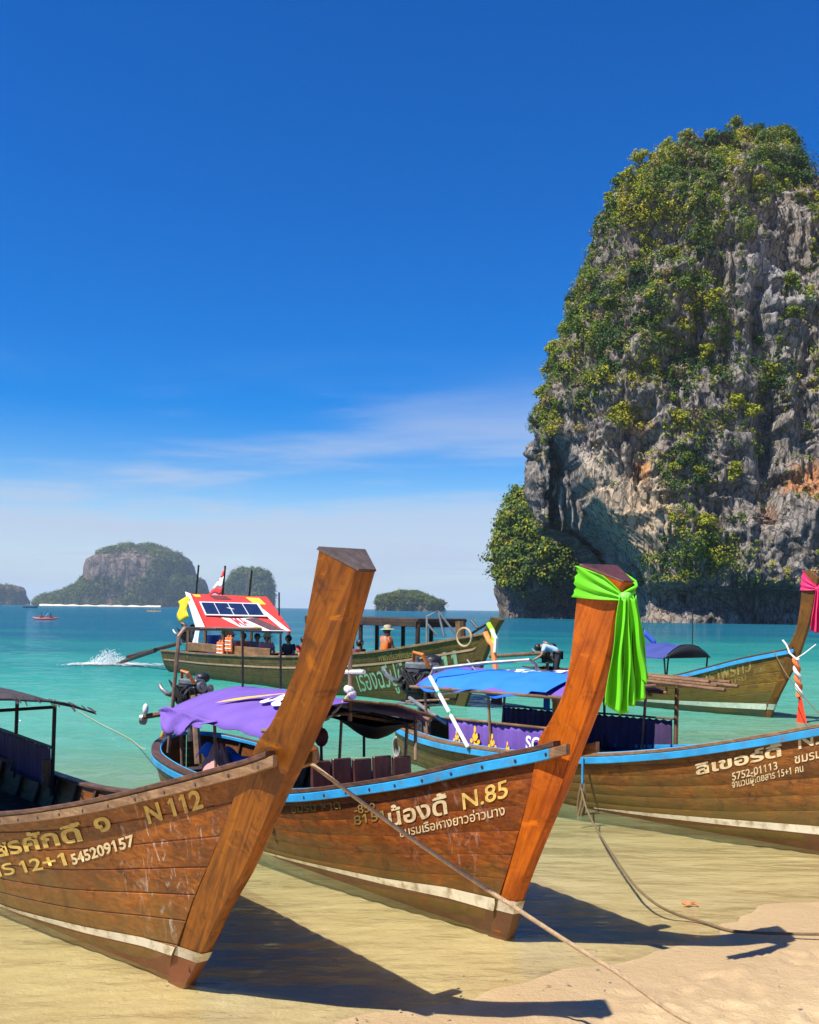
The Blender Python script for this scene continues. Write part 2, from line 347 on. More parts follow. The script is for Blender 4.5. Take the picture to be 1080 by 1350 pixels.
def build_water():
    u = axis(-14, 14, 0.20, FAR - 200, 1.07); s = axis(-2.6, 24, 0.14, FAR - 200, 1.06); s = s[s >= -2.6]
    U, S = np.meshgrid(u, s, indexing='ij'); X = SH0[0] + U * UD[0] + S * SD[0]; Y = SH0[1] + U * UD[1] + S * SD[1]
    P = np.stack([X.ravel(), Y.ravel(), 0 * X.ravel()], 1); Sf = S.ravel()
    nr = smooth(120, 40, np.abs(U.ravel())) * smooth(120, 30, np.abs(Sf)) * smooth(-1, 6, Sf)
    Z = nr * (0.022 * fbm(P @ np.array([[.35, 0, 0], [0, .9, 0], [0, 0, 1]]), 3, 31) + 0.008 * fbm(P * 2.0, 2, 33)) + 0.004 * np.sin(Sf * 3.1 + 2 * fbm(P * .4, 2, 5)) * smooth(8, 0, Sf)
    me = np_mesh('sea', np.stack([P[:, 0], P[:, 1], Z], 1), grid_faces(len(u), len(s)))
    at_ = me.attributes.new('depth', 'FLOAT', 'POINT'); at_.data.foreach_set('value', np.maximum(0, -bed_z(Sf)).astype(np.float32))
    m, nt, b, out = nodes_of('sea_water'); nt.nodes.remove(b)
    dep = nd(nt, 'ShaderNodeAttribute', attribute_name='depth').outputs['Fac']
    g = nd(nt, 'ShaderNodeNewGeometry').outputs['Position']
    cd = nd(nt, 'ShaderNodeCameraData')
    big = noise(nt, mapping(nt, g, (0.02, 0.05, 1)), 1.0, 5, 0.6)
    dd = mth(nt, 'MULTIPLY', dep, maprange(nt, big, 0.3, 0.7, 0.6, 1.35))
    op = mth(nt, 'SUBTRACT', 1.0, mth(nt, 'POWER', 2.718, mth(nt, 'MULTIPLY', dd, -1.9)))
    op = mth(nt, 'MULTIPLY', op, 0.97)
    lg = mth(nt, 'DIVIDE', dd, 9.5)
    col = ramp(nt, lg, [(0.0, (0.42, 0.44, 0.20)), (0.03, (0.22, 0.40, 0.22)), (0.08, (0.10, 0.35, 0.255)), (0.25, (0.03, 0.245, 0.205)), (0.60, (0.010, 0.135, 0.155)), (0.95, (0.008, 0.09, 0.15))])
    dif = nd(nt, 'ShaderNodeBsdfDiffuse'); nt.links.new(col, dif.inputs[0])
    tr = nd(nt, 'ShaderNodeBsdfTransparent'); tr.inputs[0].default_value = (0.94, 0.97, 0.90, 1)
    body = nd(nt, 'ShaderNodeMixShader'); nt.links.new(op, body.inputs[0]); nt.links.new(tr.outputs[0], body.inputs[1]); nt.links.new(dif.outputs[0], body.inputs[2])
    gl = nd(nt, 'ShaderNodeBsdfGlossy'); gl.inputs['Roughness'].default_value = 0.03
    fr = nd(nt, 'ShaderNodeFresnel'); fr.inputs[0].default_value = 1.33
    w1 = noise(nt, mapping(nt, g, (1.0, 2.2, 1), (0, 0, R(-30))), 1.5, 5, 0.6, 0.3); w2 = noise(nt, mapping(nt, g, (1.0, 2.6, 1), (0, 0, R(18))), 6.5, 4, 0.55, 0.4); w3 = noise(nt, mapping(nt, g, (0.5, 1.3, 1), (0, 0, R(-12))), 0.35, 5, 0.6)
    w4 = noise(nt, mapping(nt, g, (0.25, 0.8, 1), (0, 0, R(-20))), 0.12, 6, 0.65)
    cal = maprange(nt, dep, 0.0, 0.7, 0.22, 0.8)       # the sea calms down in the shallows
    def bump_v(h, dist, prev=None):
        n = nd(nt, 'ShaderNodeBump'); n.inputs['Distance'].default_value = dist; nt.links.new(cal, n.inputs['Strength']); nt.links.new(h, n.inputs['Height'])
        if prev is not None: nt.links.new(prev, n.inputs['Normal'])
        return n.outputs[0]
    p = bump_v(w1, 0.10); p = bump_v(w2, 0.05, p); p = bump_v(w3, 0.9, p); p = bump_v(w4, 3.0, p)
    for n in (gl, fr): nt.links.new(p, n.inputs['Normal'])
    nt.links.new(bump(nt, None, w4, 0.25, 2.0, bump(nt, None, w3, 0.25, 0.6)), dif.inputs['Normal'])
    ms = nd(nt, 'ShaderNodeMixShader'); nt.links.new(mth(nt, 'MINIMUM', fr.outputs[0], 0.5), ms.inputs[0]); nt.links.new(body.outputs[0], ms.inputs[1]); nt.links.new(gl.outputs[0], ms.inputs[2])
    nt.links.new(ms.outputs[0], out.inputs['Surface'])
    me.materials.append(m); o = link(bpy.data.objects.new('sea', me)); tag(o, 'clear turquoise sea, sandy in the shallows and blue far out', None, None, 'structure'); return o
build_water()

# ------------------------------------------------------------------ limestone rocks
def horizon_y(px): return CYP + (px - CXP) * math.tan(ROLL)
def rock_mat(name, tones, tan_spots=(), scale=1.0, green=None):
    m, nt, b, out = nodes_of(name); g = nd(nt, 'ShaderNodeNewGeometry'); P = g.outputs['Position']
    st = noise(nt, mapping(nt, P, (0.45 * scale, 0.45 * scale, 0.07 * scale)), 1.0, 8, 0.66, 0.6)
    bl = noise(nt, mapping(nt, P, (scale,) * 3), 0.10, 7, 0.6)
    fi = noise(nt, mapping(nt, P, (scale, scale, 0.4 * scale)), 1.3, 8, 0.7)
    c = ramp(nt, st, [(0.26, tones[0]), (0.42, tones[1]), (0.58, tones[2]), (0.78, tones[3])])
    c = mix(nt, maprange(nt, bl, 0.45, 0.68, 0, 0.75), c, tones[4])
    c = mix(nt, maprange(nt, fi, 0.52, 0.75, 0, 0.7), c, tones[0])
    vo = nd(nt, 'ShaderNodeTexVoronoi', feature='DISTANCE_TO_EDGE'); vo.inputs['Scale'].default_value = 0.55; dw = nd(nt, 'ShaderNodeVectorMath', operation='ADD')
    nz3 = nd(nt, 'ShaderNodeTexNoise'); nz3.inputs['Scale'].default_value = 0.5 * scale; nz3.inputs['Detail'].default_value = 5; nt.links.new(P, nz3.inputs['Vector']); sc3 = nd(nt, 'ShaderNodeVectorMath', operation='SCALE'); nt.links.new(nz3.outputs['Color'], sc3.inputs[0]); sc3.inputs[3].default_value = 2.2 / scale
    nt.links.new(P, dw.inputs[0]); nt.links.new(sc3.outputs[0], dw.inputs[1]); nt.links.new(mapping(nt, dw.outputs[0], (scale, scale, .34 * scale)), vo.inputs['Vector'])
    crack = maprange(nt, vo.outputs['Distance'], 0.0, 0.11, 1.0, 0.0)
    for (cen, rad, col, amt) in tan_spots:
        d = nd(nt, 'ShaderNodeVectorMath', operation='DISTANCE'); nt.links.new(P, d.inputs[0]); d.inputs[1].default_value = cen
        dd = mth(nt, 'ADD', d.outputs['Value'], mth(nt, 'MULTIPLY', mth(nt, 'SUBTRACT', st, 0.5), rad * 1.6))
        c = mix(nt, maprange(nt, dd, rad, rad * .35, 0, amt), c, col)
    wat = noise(nt, mapping(nt, P, (0.8 * scale, 0.8 * scale, 0.045 * scale)), 1.0, 6, 0.6, 0.3); c = mix(nt, maprange(nt, wat, 0.55, 0.66, 0, 0.75), c, tuple(t * .55 for t in tones[0]))
    c = mix(nt, maprange(nt, wat, 0.40, 0.32, 0, 0.4), c, tones[3])
    c = mix(nt, mth(nt, 'MULTIPLY', crack, 0.6), c, tuple(t * .5 for t in tones[0]))
    if green:                               # scrub seen from far away grows where the rock is not steep
        sp = nd(nt, 'ShaderNodeSeparateXYZ'); nt.links.new(g.outputs['Normal'], sp.inputs[0])
        k = mth(nt, 'ADD', sp.outputs[2], mth(nt, 'MULTIPLY', mth(nt, 'SUBTRACT', bl, 0.5), 1.2))
        gc = ramp(nt, fi, [(0.3, green[0]), (0.7, green[1])]); c = mix(nt, maprange(nt, k, green[2], green[2] + .18), c, gc)
    nt.links.new(c, b.inputs['Base Color']); b.inputs['Roughness'].default_value = 0.9; b.inputs['Specular IOR Level'].default_value = 0.2
    p = bump(nt, None, st, 1.0, 1.2 / scale); p = bump(nt, None, mth(nt, 'SUBTRACT', 1.0, crack), 0.8, 0.7 / scale, p); bump(nt, b, fi, 1.0, 0.7 / scale, p)
    return m
def ring_rock(name, left, right, D, hd, nz, nf, nb, disp, mat, label, post=None, zbot=-6.0, expo=0.62, lean=0.0):
    L_ = herm([a[0] for a in left], [a[1] for a in left]); R_ = herm([a[0] for a in right], [a[1] for a in right])
    ytop = min(left[0][0], right[0][0]); ybot = 826
    py = ytop + (ybot - ytop) * np.linspace(0, 1, nz) ** 1.0
    ph = np.concatenate([np.linspace(0, math.pi, nf, endpoint=False), np.linspace(math.pi, 2 * math.pi, nb, endpoint=False)]); n = len(ph)
    D0 = D; D = D + lean * np.clip((818 - py) / 650, 0, 1); xl = L_(py); xr = R_(py); mid = (xl + xr) / 2; hw = np.maximum((xr - xl) / 2, 0.5) * D / FPX
    cx = (mid - CXP) / FPX * D; z = CAM_H + (CYP + (mid - CXP) * math.tan(ROLL) - py) / FPX * D
    z = np.where(py > 818, np.minimum(z, zbot), z)
    hdv = np.minimum(hd, hw * 1.15)
    c = np.sign(np.cos(ph)) * np.abs(np.cos(ph)) ** expo; s = np.sign(np.sin(ph)) * np.abs(np.sin(ph)) ** expo
    X = cx[:, None] + hw[:, None] * c; Y = D[:, None] - hdv[:, None] * s; Z = np.repeat(z[:, None], n, 1)
    nx = np.repeat((np.cos(ph) * 0.75)[None], nz, 0); ny = np.repeat(-np.sin(ph)[None], nz, 0)
    P = np.stack([X.ravel(), Y.ravel(), Z.ravel()], 1); Nn = np.stack([nx.ravel(), ny.ravel()], 1)
    d = disp(P); P[:, 0] += Nn[:, 0] * d; P[:, 1] += Nn[:, 1] * d; P[:, 2] += 0.25 * d * (P[:, 2] > 2)
    if post: P = post(P, Nn)
    F = grid_faces(nz, n, wrap_v=True)
    V = np.vstack([P, [[cx[0], D0, z[0] + 0.3]], [[cx[-1], D0, zbot]]])
    k = nz * n; tri = [(k, j, (j + 1) % n, k) for j in range(n)]
    me = bpy.data.meshes.new(name)
    me = np_mesh(name, V, np.vstack([F, np.array([[k, (j + 1) % n, j, j] for j in range(0)]).reshape(-1, 4).astype(int)]) if True else F)
    me.materials.append(mat); o = link(bpy.data.objects.new(name, me)); tag(o, label, None, None, 'structure')
    return o, P, Nn, (nz, n, nf)
def proj_np(P):
    u = P[:, 0] / P[:, 1]; v = -(P[:, 2] - CAM_H) / P[:, 1]; c, s = math.cos(ROLL), math.sin(ROLL)
    return CXP + FPX * (u * c - v * s), CYP + FPX * (u * s + v * c)

# leaves: many leaf-sized faces in clumps
def leaf_template(n, seed, flat=0.75):
    r = np.random.default_rng(seed); d = r.normal(size=(n, 3)); d /= np.linalg.norm(d, axis=1)[:, None]
    rad = r.uniform(0.45, 1.0, n) ** 0.6; lump = 1 + 0.35 * np.sin(d[:, 0] * 5 + seed) * np.cos(d[:, 1] * 4 + seed * 2)
    c = d * (rad * lump)[:, None] * np.array([1, 1, flat])
    nrm = d + r.normal(scale=0.38, size=(n, 3)) + np.array([0, 0, 0.35]); nrm /= np.linalg.norm(nrm, axis=1)[:, None]
    t = np.cross(nrm, r.normal(size=(n, 3))); t /= np.linalg.norm(t, axis=1)[:, None]; b = np.cross(nrm, t)
    sz = r.uniform(0.7, 1.4, n)[:, None]
    Q = np.stack([c - (t * .9 + b * .2) * sz * .5, c - b * sz * .42 + t * sz * .1, c + (t * .95) * sz * .5, c + b * sz * .42], 1)   # unit leaf, scaled below
    return c, Q - c[:, None, :]
def foliage_mesh(name, cen, rad, leaf, mat, tints, n_leaf, seed=1, flat=0.75):
    r = np.random.default_rng(seed); T = [leaf_template(n_leaf, seed * 10 + k, flat) for k in range(6)]; VV = []; CC = []
    for i in range(len(cen)):
        c, q = T[r.integers(6)]; a = r.uniform(0, 6.283); ca, sa = math.cos(a), math.sin(a); Rm = np.array([[ca, -sa, 0], [sa, ca, 0], [0, 0, 1]])
        VV.append(((c @ Rm.T) * rad[i])[:, None, :] + (q @ Rm.T) * leaf + cen[i]); CC.append(np.repeat(tints[i][None], n_leaf, 0) * r.uniform(.86, 1.14, (n_leaf, 1)))
    V = np.concatenate(VV).reshape(-1, 3); C = np.concatenate(CC); F = np.arange(len(V)).reshape(-1, 4)
    me = np_mesh(name, V, F, False); ca_ = me.attributes.new('tint', 'FLOAT_COLOR', 'FACE')
    ca_.data.foreach_set('color', np.hstack([C, np.ones((len(C), 1))]).astype(np.float32).ravel()); me.materials.append(mat); return me
def leaf_mat():
    m, nt, b, out = nodes_of('leaf'); a = nd(nt, 'ShaderNodeAttribute', attribute_name='tint'); nt.links.new(a.outputs['Color'], b.inputs['Base Color'])
    b.inputs['Roughness'].default_value = 0.7; b.inputs['Specular IOR Level'].default_value = 0.25
    tr = nd(nt, 'ShaderNodeBsdfTranslucent'); nt.links.new(a.outputs['Color'], tr.inputs[0]); ms = nd(nt, 'ShaderNodeMixShader'); ms.inputs[0].default_value = 0.22
    nt.links.new(b.outputs[0], ms.inputs[1]); nt.links.new(tr.outputs[0], ms.inputs[2]); nt.links.new(ms.outputs[0], out.inputs[0]); return m
LEAF = leaf_mat(); BARK = M('bark', (0.16, 0.13, 0.10), 0.9, 0.4, 3)
TINTS = np.array([[0.26, 0.27, 0.012], [0.16, 0.20, 0.012], [0.085, 0.14, 0.014], [0.045, 0.085, 0.014], [0.25, 0.20, 0.06], [0.34, 0.28, 0.015]])
def pick_tints(n, w, seed):
    r = np.random.default_rng(seed); w = np.array(w) / sum(w); i = r.choice(len(TINTS), n, p=w); return TINTS[i] * r.uniform(.7, 1.2, (n, 1))

def ell(px, py, lst):
    r = np.zeros(len(px))
    for (x, y, rx, ry, w) in lst: r = np.maximum(r, w * smooth(1.25, 0.7, np.hypot((px - x) / rx, (py - y) / ry)))
    return r
def scatter(P, Nn, dims, dens, n_try, rmin, rmax, seed, jit=1.0):
    r = np.random.default_rng(seed); nz, n, nf = dims; idx = r.integers(0, nz * n, n_try); idx = idx[(idx % n) < nf]
    Q = P[idx]; px, py = proj_np(Q); pr = dens(px, py, Q); keep = r.random(len(idx)) < pr; Q = Q[keep]; idx = idx[keep]
    rad = rmin + (rmax - rmin) * r.random(len(Q)) ** 2.0
    C = Q.copy(); C[:, 0] += Nn[idx, 0] * rad * .5; C[:, 1] += Nn[idx, 1] * rad * .5; C[:, 2] += rad * .25
    return C, rad

KD = 262.0
def tower():
    left = [(184, 985), (190, 968), (200, 945), (212, 918), (226, 888), (240, 858), (256, 834), (277, 815), (305, 797), (335, 788), (378, 775), (404, 760), (442, 745), (472, 734), (500, 731), (530, 722), (560, 711), (600, 706), (640, 709), (684, 714), (694, 722), (704, 752), (722, 780), (745, 806), (770, 822), (800, 826), (826, 822)]
    right = [(184, 990), (190, 1000), (200, 1010), (216, 1019), (240, 1028), (268, 1037), (300, 1050), (335, 1070), (400, 1105), (500, 1128), (600, 1142), (826, 1165)]
    def disp(P):
        rid = lambda Q, sd: 0.55 - np.abs(vnoise(Q, sd)) * 1.7
        wv = np.stack([1.4 * vnoise(P / 6, 91), 1.4 * vnoise(P / 6, 92), 2.5 * vnoise(P / 7, 93)], 1); Q = P + wv
        d = 3.8 * fbm(P / 19, 2, 1) + 2.2 * rid(Q / np.array([7, 7, 16]), 5) + 1.5 * rid(Q / np.array([3.4, 3.4, 9]), 6) + 0.95 * rid(Q / np.array([1.7, 1.7, 4.5]), 7) + 0.55 * rid(Q / np.array([.85, .85, 1.9]), 9)
        fl = rid(P / np.array([1.3, 1.3, 18]), 11); d += 1.1 * fl * smooth(-.3, .5, vnoise(P / 15, 8))
        led = vnoise(Q / np.array([9, 9, 3.2]), 23); d += 1.2 * np.sign(led) * np.abs(led) ** .3
        return d + 0.35 * np.sign(vnoise(Q / np.array([1.6, 1.6, 1.2]), 29)) * np.abs(vnoise(Q / np.array([1.6, 1.6, 1.2]), 29)) ** .4
    def post(P, Nn):
        px, py = proj_np(P)
        # cave on the left with a slanting roof edge
        edge = np.interp(py, [560, 590, 640, 700, 745, 800], [728, 748, 775, 808, 834, 850]) + 5 * vnoise(P / 3.0, 71)
        m = smooth(edge + 8, edge - 24, px) * smooth(724, 731, px + 3 * vnoise(P / 2, 72)) * smooth(566, 600, py + 6 * vnoise(P / 4, 73))
        m = np.where(py > 692, np.maximum(m, smooth(edge + 8, edge - 24, px)), m)
        P[:, 1] += m * 30 * (Nn[:, 1] < 0)
        pass
        f = smooth(edge - 6, edge + 6, px) * smooth(edge + 85, edge + 45, px) * smooth(575, 625, py) * (Nn[:, 1] < 0); P[:, 1] = P[:, 1] * (1 - f * .7) + f * .7 * (KD - 31 - 0.06 * (px - edge) + 22 * (818 - py) / 650)
        # sea notch at the foot
        nt_ = smooth(766, 786, py + 9 * vnoise(P / 5, 75)) * (1 - 0.35 * smooth(795, 818, py)); P[:, 1] += nt_ * 8.0 * (Nn[:, 1] < 0)
        # gullies that stay in shade
        for (gx, gy, rx, ry, a) in [(1018, 570, 16, 120, 7), (1000, 430, 10, 50, 4), (845, 640, 12, 60, 2.5), (1062, 500, 12, 90, 4), (960, 470, 12, 40, 3)]:
            P[:, 1] += a * np.exp(-((px - gx) / rx) ** 2 - ((py - gy) / ry) ** 2) * (Nn[:, 1] < 0)
        return P
    def w(px, py): return tuple(at(px, py, KD - 26))
    spots = [(w(815, 670), 19, (0.62, 0.47, 0.30), .92), (w(855, 710), 16, (0.58, 0.43, 0.27), .85), (w(780, 610), 10, (0.52, 0.42, 0.31), .8), (w(1062, 640), 7, (0.56, 0.22, 0.06), .8), (w(842, 560), 5, (0.55, 0.30, 0.14), .6), (w(846, 620), 4, (0.55, 0.24, 0.07), .8),
             (w(850, 350), 9, (0.40, 0.28, 0.20), .45), (w(1015, 690), 6, (0.40, 0.2, 0.10), .6), (w(1040, 350), 15, (0.36, 0.355, 0.36), .6), (w(1010, 450), 10, (0.40, 0.38, 0.36), .6), (w(870, 800), 9, (0.42, 0.31, 0.22), .4), (w(1010, 790), 14, (0.15, 0.14, 0.13), .7)]
    mat = rock_mat('limestone', [(0.075, 0.066, 0.06), (0.21, 0.185, 0.16), (0.36, 0.315, 0.27), (0.54, 0.47, 0.39), (0.31, 0.245, 0.175)], spots)
    o, P, Nn, dims = ring_rock('karst_cliff', left, right, KD, 34, 440, 560, 60, disp, mat, 'tall limestone sea cliff hung with green scrub', post, lean=22.0)
    px, py = proj_np(P)
    bare = [(960, 330, 20, 30, .5), (1035, 330, 38, 95, 1.0), (1004, 410, 22, 70, .95), (1060, 460, 30, 60, .8), (848, 318, 42, 26, .75), (880, 335, 30, 22, .6), (800, 335, 18, 25, .5), (800, 600, 45, 60, .9), (845, 680, 36, 80, .97), (800, 690, 55, 70, 1.0), (1045, 620, 48, 130, .85), (745, 620, 34, 70, .97), (985, 740, 70, 45, .6), (870, 520, 40, 40, .6), (970, 600, 26, 60, .5), (835, 480, 20, 30, .5), (960, 265, 16, 22, .5)]
    full = [(905, 620, 36, 38, 1), (928, 725, 30, 50, .9), (830, 548, 28, 16, 1), (975, 545, 24, 34, .9), (1015, 512, 34, 26, 1), (1045, 420, 14, 16, 1), (1045, 380, 14, 12, .9), (900, 560, 26, 24, .8), (960, 700, 26, 40, .6), (985, 580, 20, 24, .7), (905, 470, 60, 50, .9), (790, 420, 45, 45, .9), (925, 260, 80, 50, .95), (985, 200, 60, 30, .9), (1000, 770, 30, 10, .5), (720, 545, 16, 36, .9)]
    def dens(px, py, Q):
        base = np.where(py < 505, 0.88, 0.34); patch = 0.5 + 0.9 * fbm(Q / 6.5, 3, 41)
        d = base * np.clip(patch + 0.35, 0.05, 1.2) * (1 - ell(px, py, bare)); d = np.maximum(d, ell(px, py, full) * .9)
        return d * smooth(778, 758, py) * (py < 780)
    def tint_at(C, seed):
        r = np.random.default_rng(seed); k = np.clip(2.0 + 2.6 * fbm(C / 8, 2, 44) + r.normal(0, .8, len(C)), 0, 4).round().astype(int); pal = np.array([[0.035, 0.075, 0.012], [0.07, 0.125, 0.012], [0.13, 0.18, 0.010], [0.22, 0.25, 0.010], [0.32, 0.29, 0.014]])
        t = pal[k]; dryp = r.random(len(C)) < .10; t = np.where(dryp[:, None], np.array([[0.24, 0.18, 0.07]]), t); return t * r.uniform(.8, 1.2, (len(C), 1))
    C1, r1 = scatter(P, Nn, dims, dens, 25000, 0.45, 1.5, 4); me = foliage_mesh('cliff_foliage', C1, r1, 0.40, LEAF, tint_at(C1, 5) * 1.1, 36, 3)
    fo = link(bpy.data.objects.new('cliff_foliage', me)); tag(fo, 'dense green and olive scrub covering the tall cliff', 'foliage', None, 'stuff')
    C3, r3 = scatter(P, Nn, dims, lambda px, py, Q: dens(px, py, Q) * np.clip(.25 + 1.6 * fbm(Q / 5, 2, 49), 0, 1), 3600, 1.4, 3.0, 24); me = foliage_mesh('cliff_thicket', C3, r3, 0.50, LEAF, tint_at(C3, 6), 140, 7)
    fo = link(bpy.data.objects.new('cliff_thicket', me)); tag(fo, 'taller bushy thickets standing out of the scrub on the tall cliff', 'foliage', None, 'stuff')
    # pale dry tufts on the lower face
    C2, r2 = scatter(P, Nn, dims, lambda px, py, Q: 0.42 * (py > 480) * smooth(790, 770, py) * (px > 850) * np.clip(.4 + fbm(Q / 5, 2, 47), 0, 1), 5200, 0.35, 0.95, 9)
    me = foliage_mesh('dry_tufts', C2, r2, 0.42, LEAF, np.array([[0.27, 0.23, 0.10]]) * rng.uniform(.6, 1.15, (len(C2), 1)), 24, 8)
    fo = link(bpy.data.objects.new('dry_tufts', me)); tag(fo, 'pale dry grass tufts on the lower face of the tall cliff', 'grass', None, 'stuff')
    # stalactites
    r = random.Random(5); sm = mat
    for (sx, sy, ln, wd) in [(716, 640, 13, 1.7), (724, 655, 11, 1.3), (733, 610, 18, 1.5), (742, 640, 22, 1.0), (750, 630, 15, 1.2), (757, 655, 16, 0.9), (766, 668, 13, 1.0), (704, 608, 6, 1.2), (786, 600, 6, .8), (800, 600, 7, .8), (812, 615, 9, 1.0), (824, 610, 7, .9), (836, 622, 10, 1.0), (850, 655, 13, 1.1), (862, 660, 16, 1.0), (795, 640, 5, .6), (880, 690, 10, .8), (900, 735, 6, .8), (925, 748, 6, .9), (950, 752, 5, .8)]:
        q = np.argmin((px - sx) ** 2 + (py - sy) ** 2 + 40 * (Nn[:, 1] > 0) * 1000); p = Vector(P[q]) + Vector((0, -0.2 if sx > 770 else 0.6, 0)); b = MB()
        rings = []; K = 9
        for i in range(K):
            f = i / (K - 1); rr = wd * (1 - f) ** .75 * (1 + .25 * math.sin(i * 2.3 + sx)) + .04; cx = p.x + .3 * math.sin(i * 1.3 + sy)
            rings.append([(cx + rr * math.cos(a * .785 + i * .2) * (1 + .3 * r.random()), p.y + rr * math.sin(a * .785 + i * .2) * (1 + .3 * r.random()), p.z + 2 - f * (ln * .2 * 3.2) ) for a in range(8)])
        b.loft(rings).build('stalactite', sm, o, 60)
    # single trees one can pick out on the face and the crest
    cr = [foliage_mesh('crown', np.array([[r.uniform(-1.3, 1.3), r.uniform(-1.1, 1.1), r.uniform(1.2, 3.6)] for _ in range(11)]), np.array([r.uniform(.7, 1.25) for _ in range(11)]), 0.46, LEAF, np.repeat(TINTS[[k % 4]] , 11, 0) * (0.9 + .25 * rng.random((11, 1))), 60, 60 + k) for k in range(5)]
    tk = []
    for k in range(3):
        b = MB(); b.tube([(0, 0, -1.2), (.1 * k, .1, .6), (.25, 0, 1.6), (.1, .1, 2.6)], [.2, .16, .1, .04], 6)
        for a in range(4): b.tube([(.1, .05, .8 + .3 * a), (.1 + .8 * math.cos(a * 1.7 + k), .8 * math.sin(a * 1.7 + k), 1.8 + .35 * a)], [.08, .02], 5)
        tk.append(b.build('trunk', BARK, None).data); bpy.data.objects.remove(bpy.data.objects['trunk'])
    cnt = 0
    places = [(858, 206), (880, 200), (842, 222), (905, 190), (826, 232), (812, 246), (935, 184), (968, 176), (1000, 176), (1030, 184), (1046, 204), (1058, 226), (1064, 246), (800, 268), (790, 300), (778, 330), (768, 372), (752, 400), (742, 440), (728, 470), (724, 500), (712, 530), (704, 560), (1015, 505), (1030, 515), (1000, 520), (905, 610), (890, 625), (920, 630), (928, 700), (935, 725), (915, 735), (830, 545), (815, 550), (975, 540), (985, 560), (1045, 420), (1042, 382), (895, 560), (870, 450), (905, 440), (930, 480), (955, 460), (840, 430), (815, 460), (790, 480), (860, 400), (900, 380), (930, 340), (880, 290), (950, 240), (1000, 250), (820, 380), (800, 410), (940, 400), (970, 620), (965, 640), (1000, 455), (880, 500), (850, 490)]
    for (tx, ty) in places:
        q = np.argmin((px - tx) ** 2 + (py - ty) ** 2 + 1e6 * (Nn[:, 1] > 0.1)); s = r.uniform(.7, 1.25)
        crest = ty < np.interp(tx, [780, 860, 930, 1000, 1070], [250, 215, 192, 185, 262])
        where = 'on the crest of the tall cliff against the sky' if crest else 'on the shoulder edge of the tall cliff against the sky' if tx < np.interp(ty, [230, 330, 400, 500, 570], [830, 790, 765, 735, 715]) else 'among the scrub high on the tall cliff' if ty < 420 else 'half way up the tall cliff where scrub thins out' if ty < 530 else 'on the bare lower face of the tall cliff'
        t = thing('cliff_tree', 'small leafy tree ' + where, 'tree', P[q] + np.array([0, -.3, -.5]), r.uniform(0, 6.28), 'trees ' + where)
        t.scale = (s, s, s * r.uniform(.85, 1.2))
        link(bpy.data.objects.new('trunk', tk[cnt % 3]), t); link(bpy.data.objects.new('crown', cr[r.randrange(5)]), t); cnt += 1
tower()
def hill():
    left = [(624, 735), (632, 712), (645, 694), (662, 672), (684, 658), (706, 648), (722, 642), (745, 646), (765, 652), (785, 660), (808, 668), (826, 668)]
    right = [(624, 760), (640, 800), (700, 850), (826, 900)]
    def disp(P): return 5 * fbm(P / 22, 3, 81) + 2.5 * fbm(P / 8, 3, 83) + 1.0 * fbm(P / 2.5, 2, 85)
    def post(P, Nn):
        px, py = proj_np(P); k = smooth(778, 792, py) * (1 - .4 * smooth(800, 812, py)); P[:, 1] += k * 7 * (Nn[:, 1] < 0); return P
    mat = rock_mat('limestone_hill', [(0.05, 0.045, 0.045), (0.14, 0.12, 0.11), (0.24, 0.19, 0.15), (0.36, 0.28, 0.21), (0.16, 0.14, 0.10)])
    o, P, Nn, dims = ring_rock('wooded_headland', left, right, 345.0, 40, 150, 220, 40, disp, mat, 'green wooded headland behind the tall cliff', post)
    C, r_ = scatter(P, Nn, dims, lambda px, py, Q: np.where(py < 770, .95, .25 * smooth(790, 775, py)), 3000, 1.0, 3.6, 14)
    fo = link(bpy.data.objects.new('headland_foliage', foliage_mesh('headland_foliage', C, r_, 0.95, LEAF, pick_tints(len(C), [1.6, 3, 3, 2, .6, .6], 15), 60, 5))); tag(fo, 'dense green woodland covering the headland behind the cliff', 'foliage', None, 'stuff')
hill()
def far_island(name, left, right, D, hd, label, amp, cell, veg, seed, rockmat, leafsize, ntry, foot=None):
    def disp(P): return amp * (fbm(P / cell, 3, seed) + .5 * fbm(P / np.array([cell * .2, cell * .2, cell * .8]), 3, seed + 5)) + amp * .18 * fbm(P / (cell * .12), 2, seed + 9)
    o, P, Nn, dims = ring_rock(name, left, right, D, hd, 110, 200, 30, disp, rockmat, label, None, zbot=-8)
    C, r_ = scatter(P, Nn, dims, veg, ntry, leafsize * 1.0, leafsize * 3.2, seed)
    if len(C):
        t = pick_tints(len(C), [.6, 2, 3, 2.5, .3, .2], seed) * .8
        fo = link(bpy.data.objects.new(name + '_woods', foliage_mesh(name + '_woods', C, r_, leafsize, LEAF, t, 16, seed))); tag(fo, 'woods on the ' + label, 'woods', None, 'stuff')
ROCKF = rock_mat('limestone_far', [(0.07, 0.056, 0.05), (0.15, 0.11, 0.09), (0.27, 0.19, 0.14), (0.38, 0.27, 0.19), (0.20, 0.15, 0.115)], scale=0.12)
W = lambda f: (lambda px, py, Q: f(px, py))
far_island('distant_island', [(720, 168), (726, 152), (734, 134), (742, 122), (756, 121), (768, 117), (776, 104), (784, 84), (790, 64), (797, 57), (826, 57)], [(720, 200), (727, 222), (733, 240), (744, 247), (757, 251), (766, 262), (775, 268), (790, 274), (826, 274)], 3000.0, 170, 'large rocky island with a sandy spit on the horizon', 9, 90, W(lambda px, py: np.clip(smooth(758, 772, py) + smooth(733, 726, py) * .8 + .5 * smooth(185, 215, px), 0, 1) * (py < 797)), 101, ROCKF, 3.6, 9000)
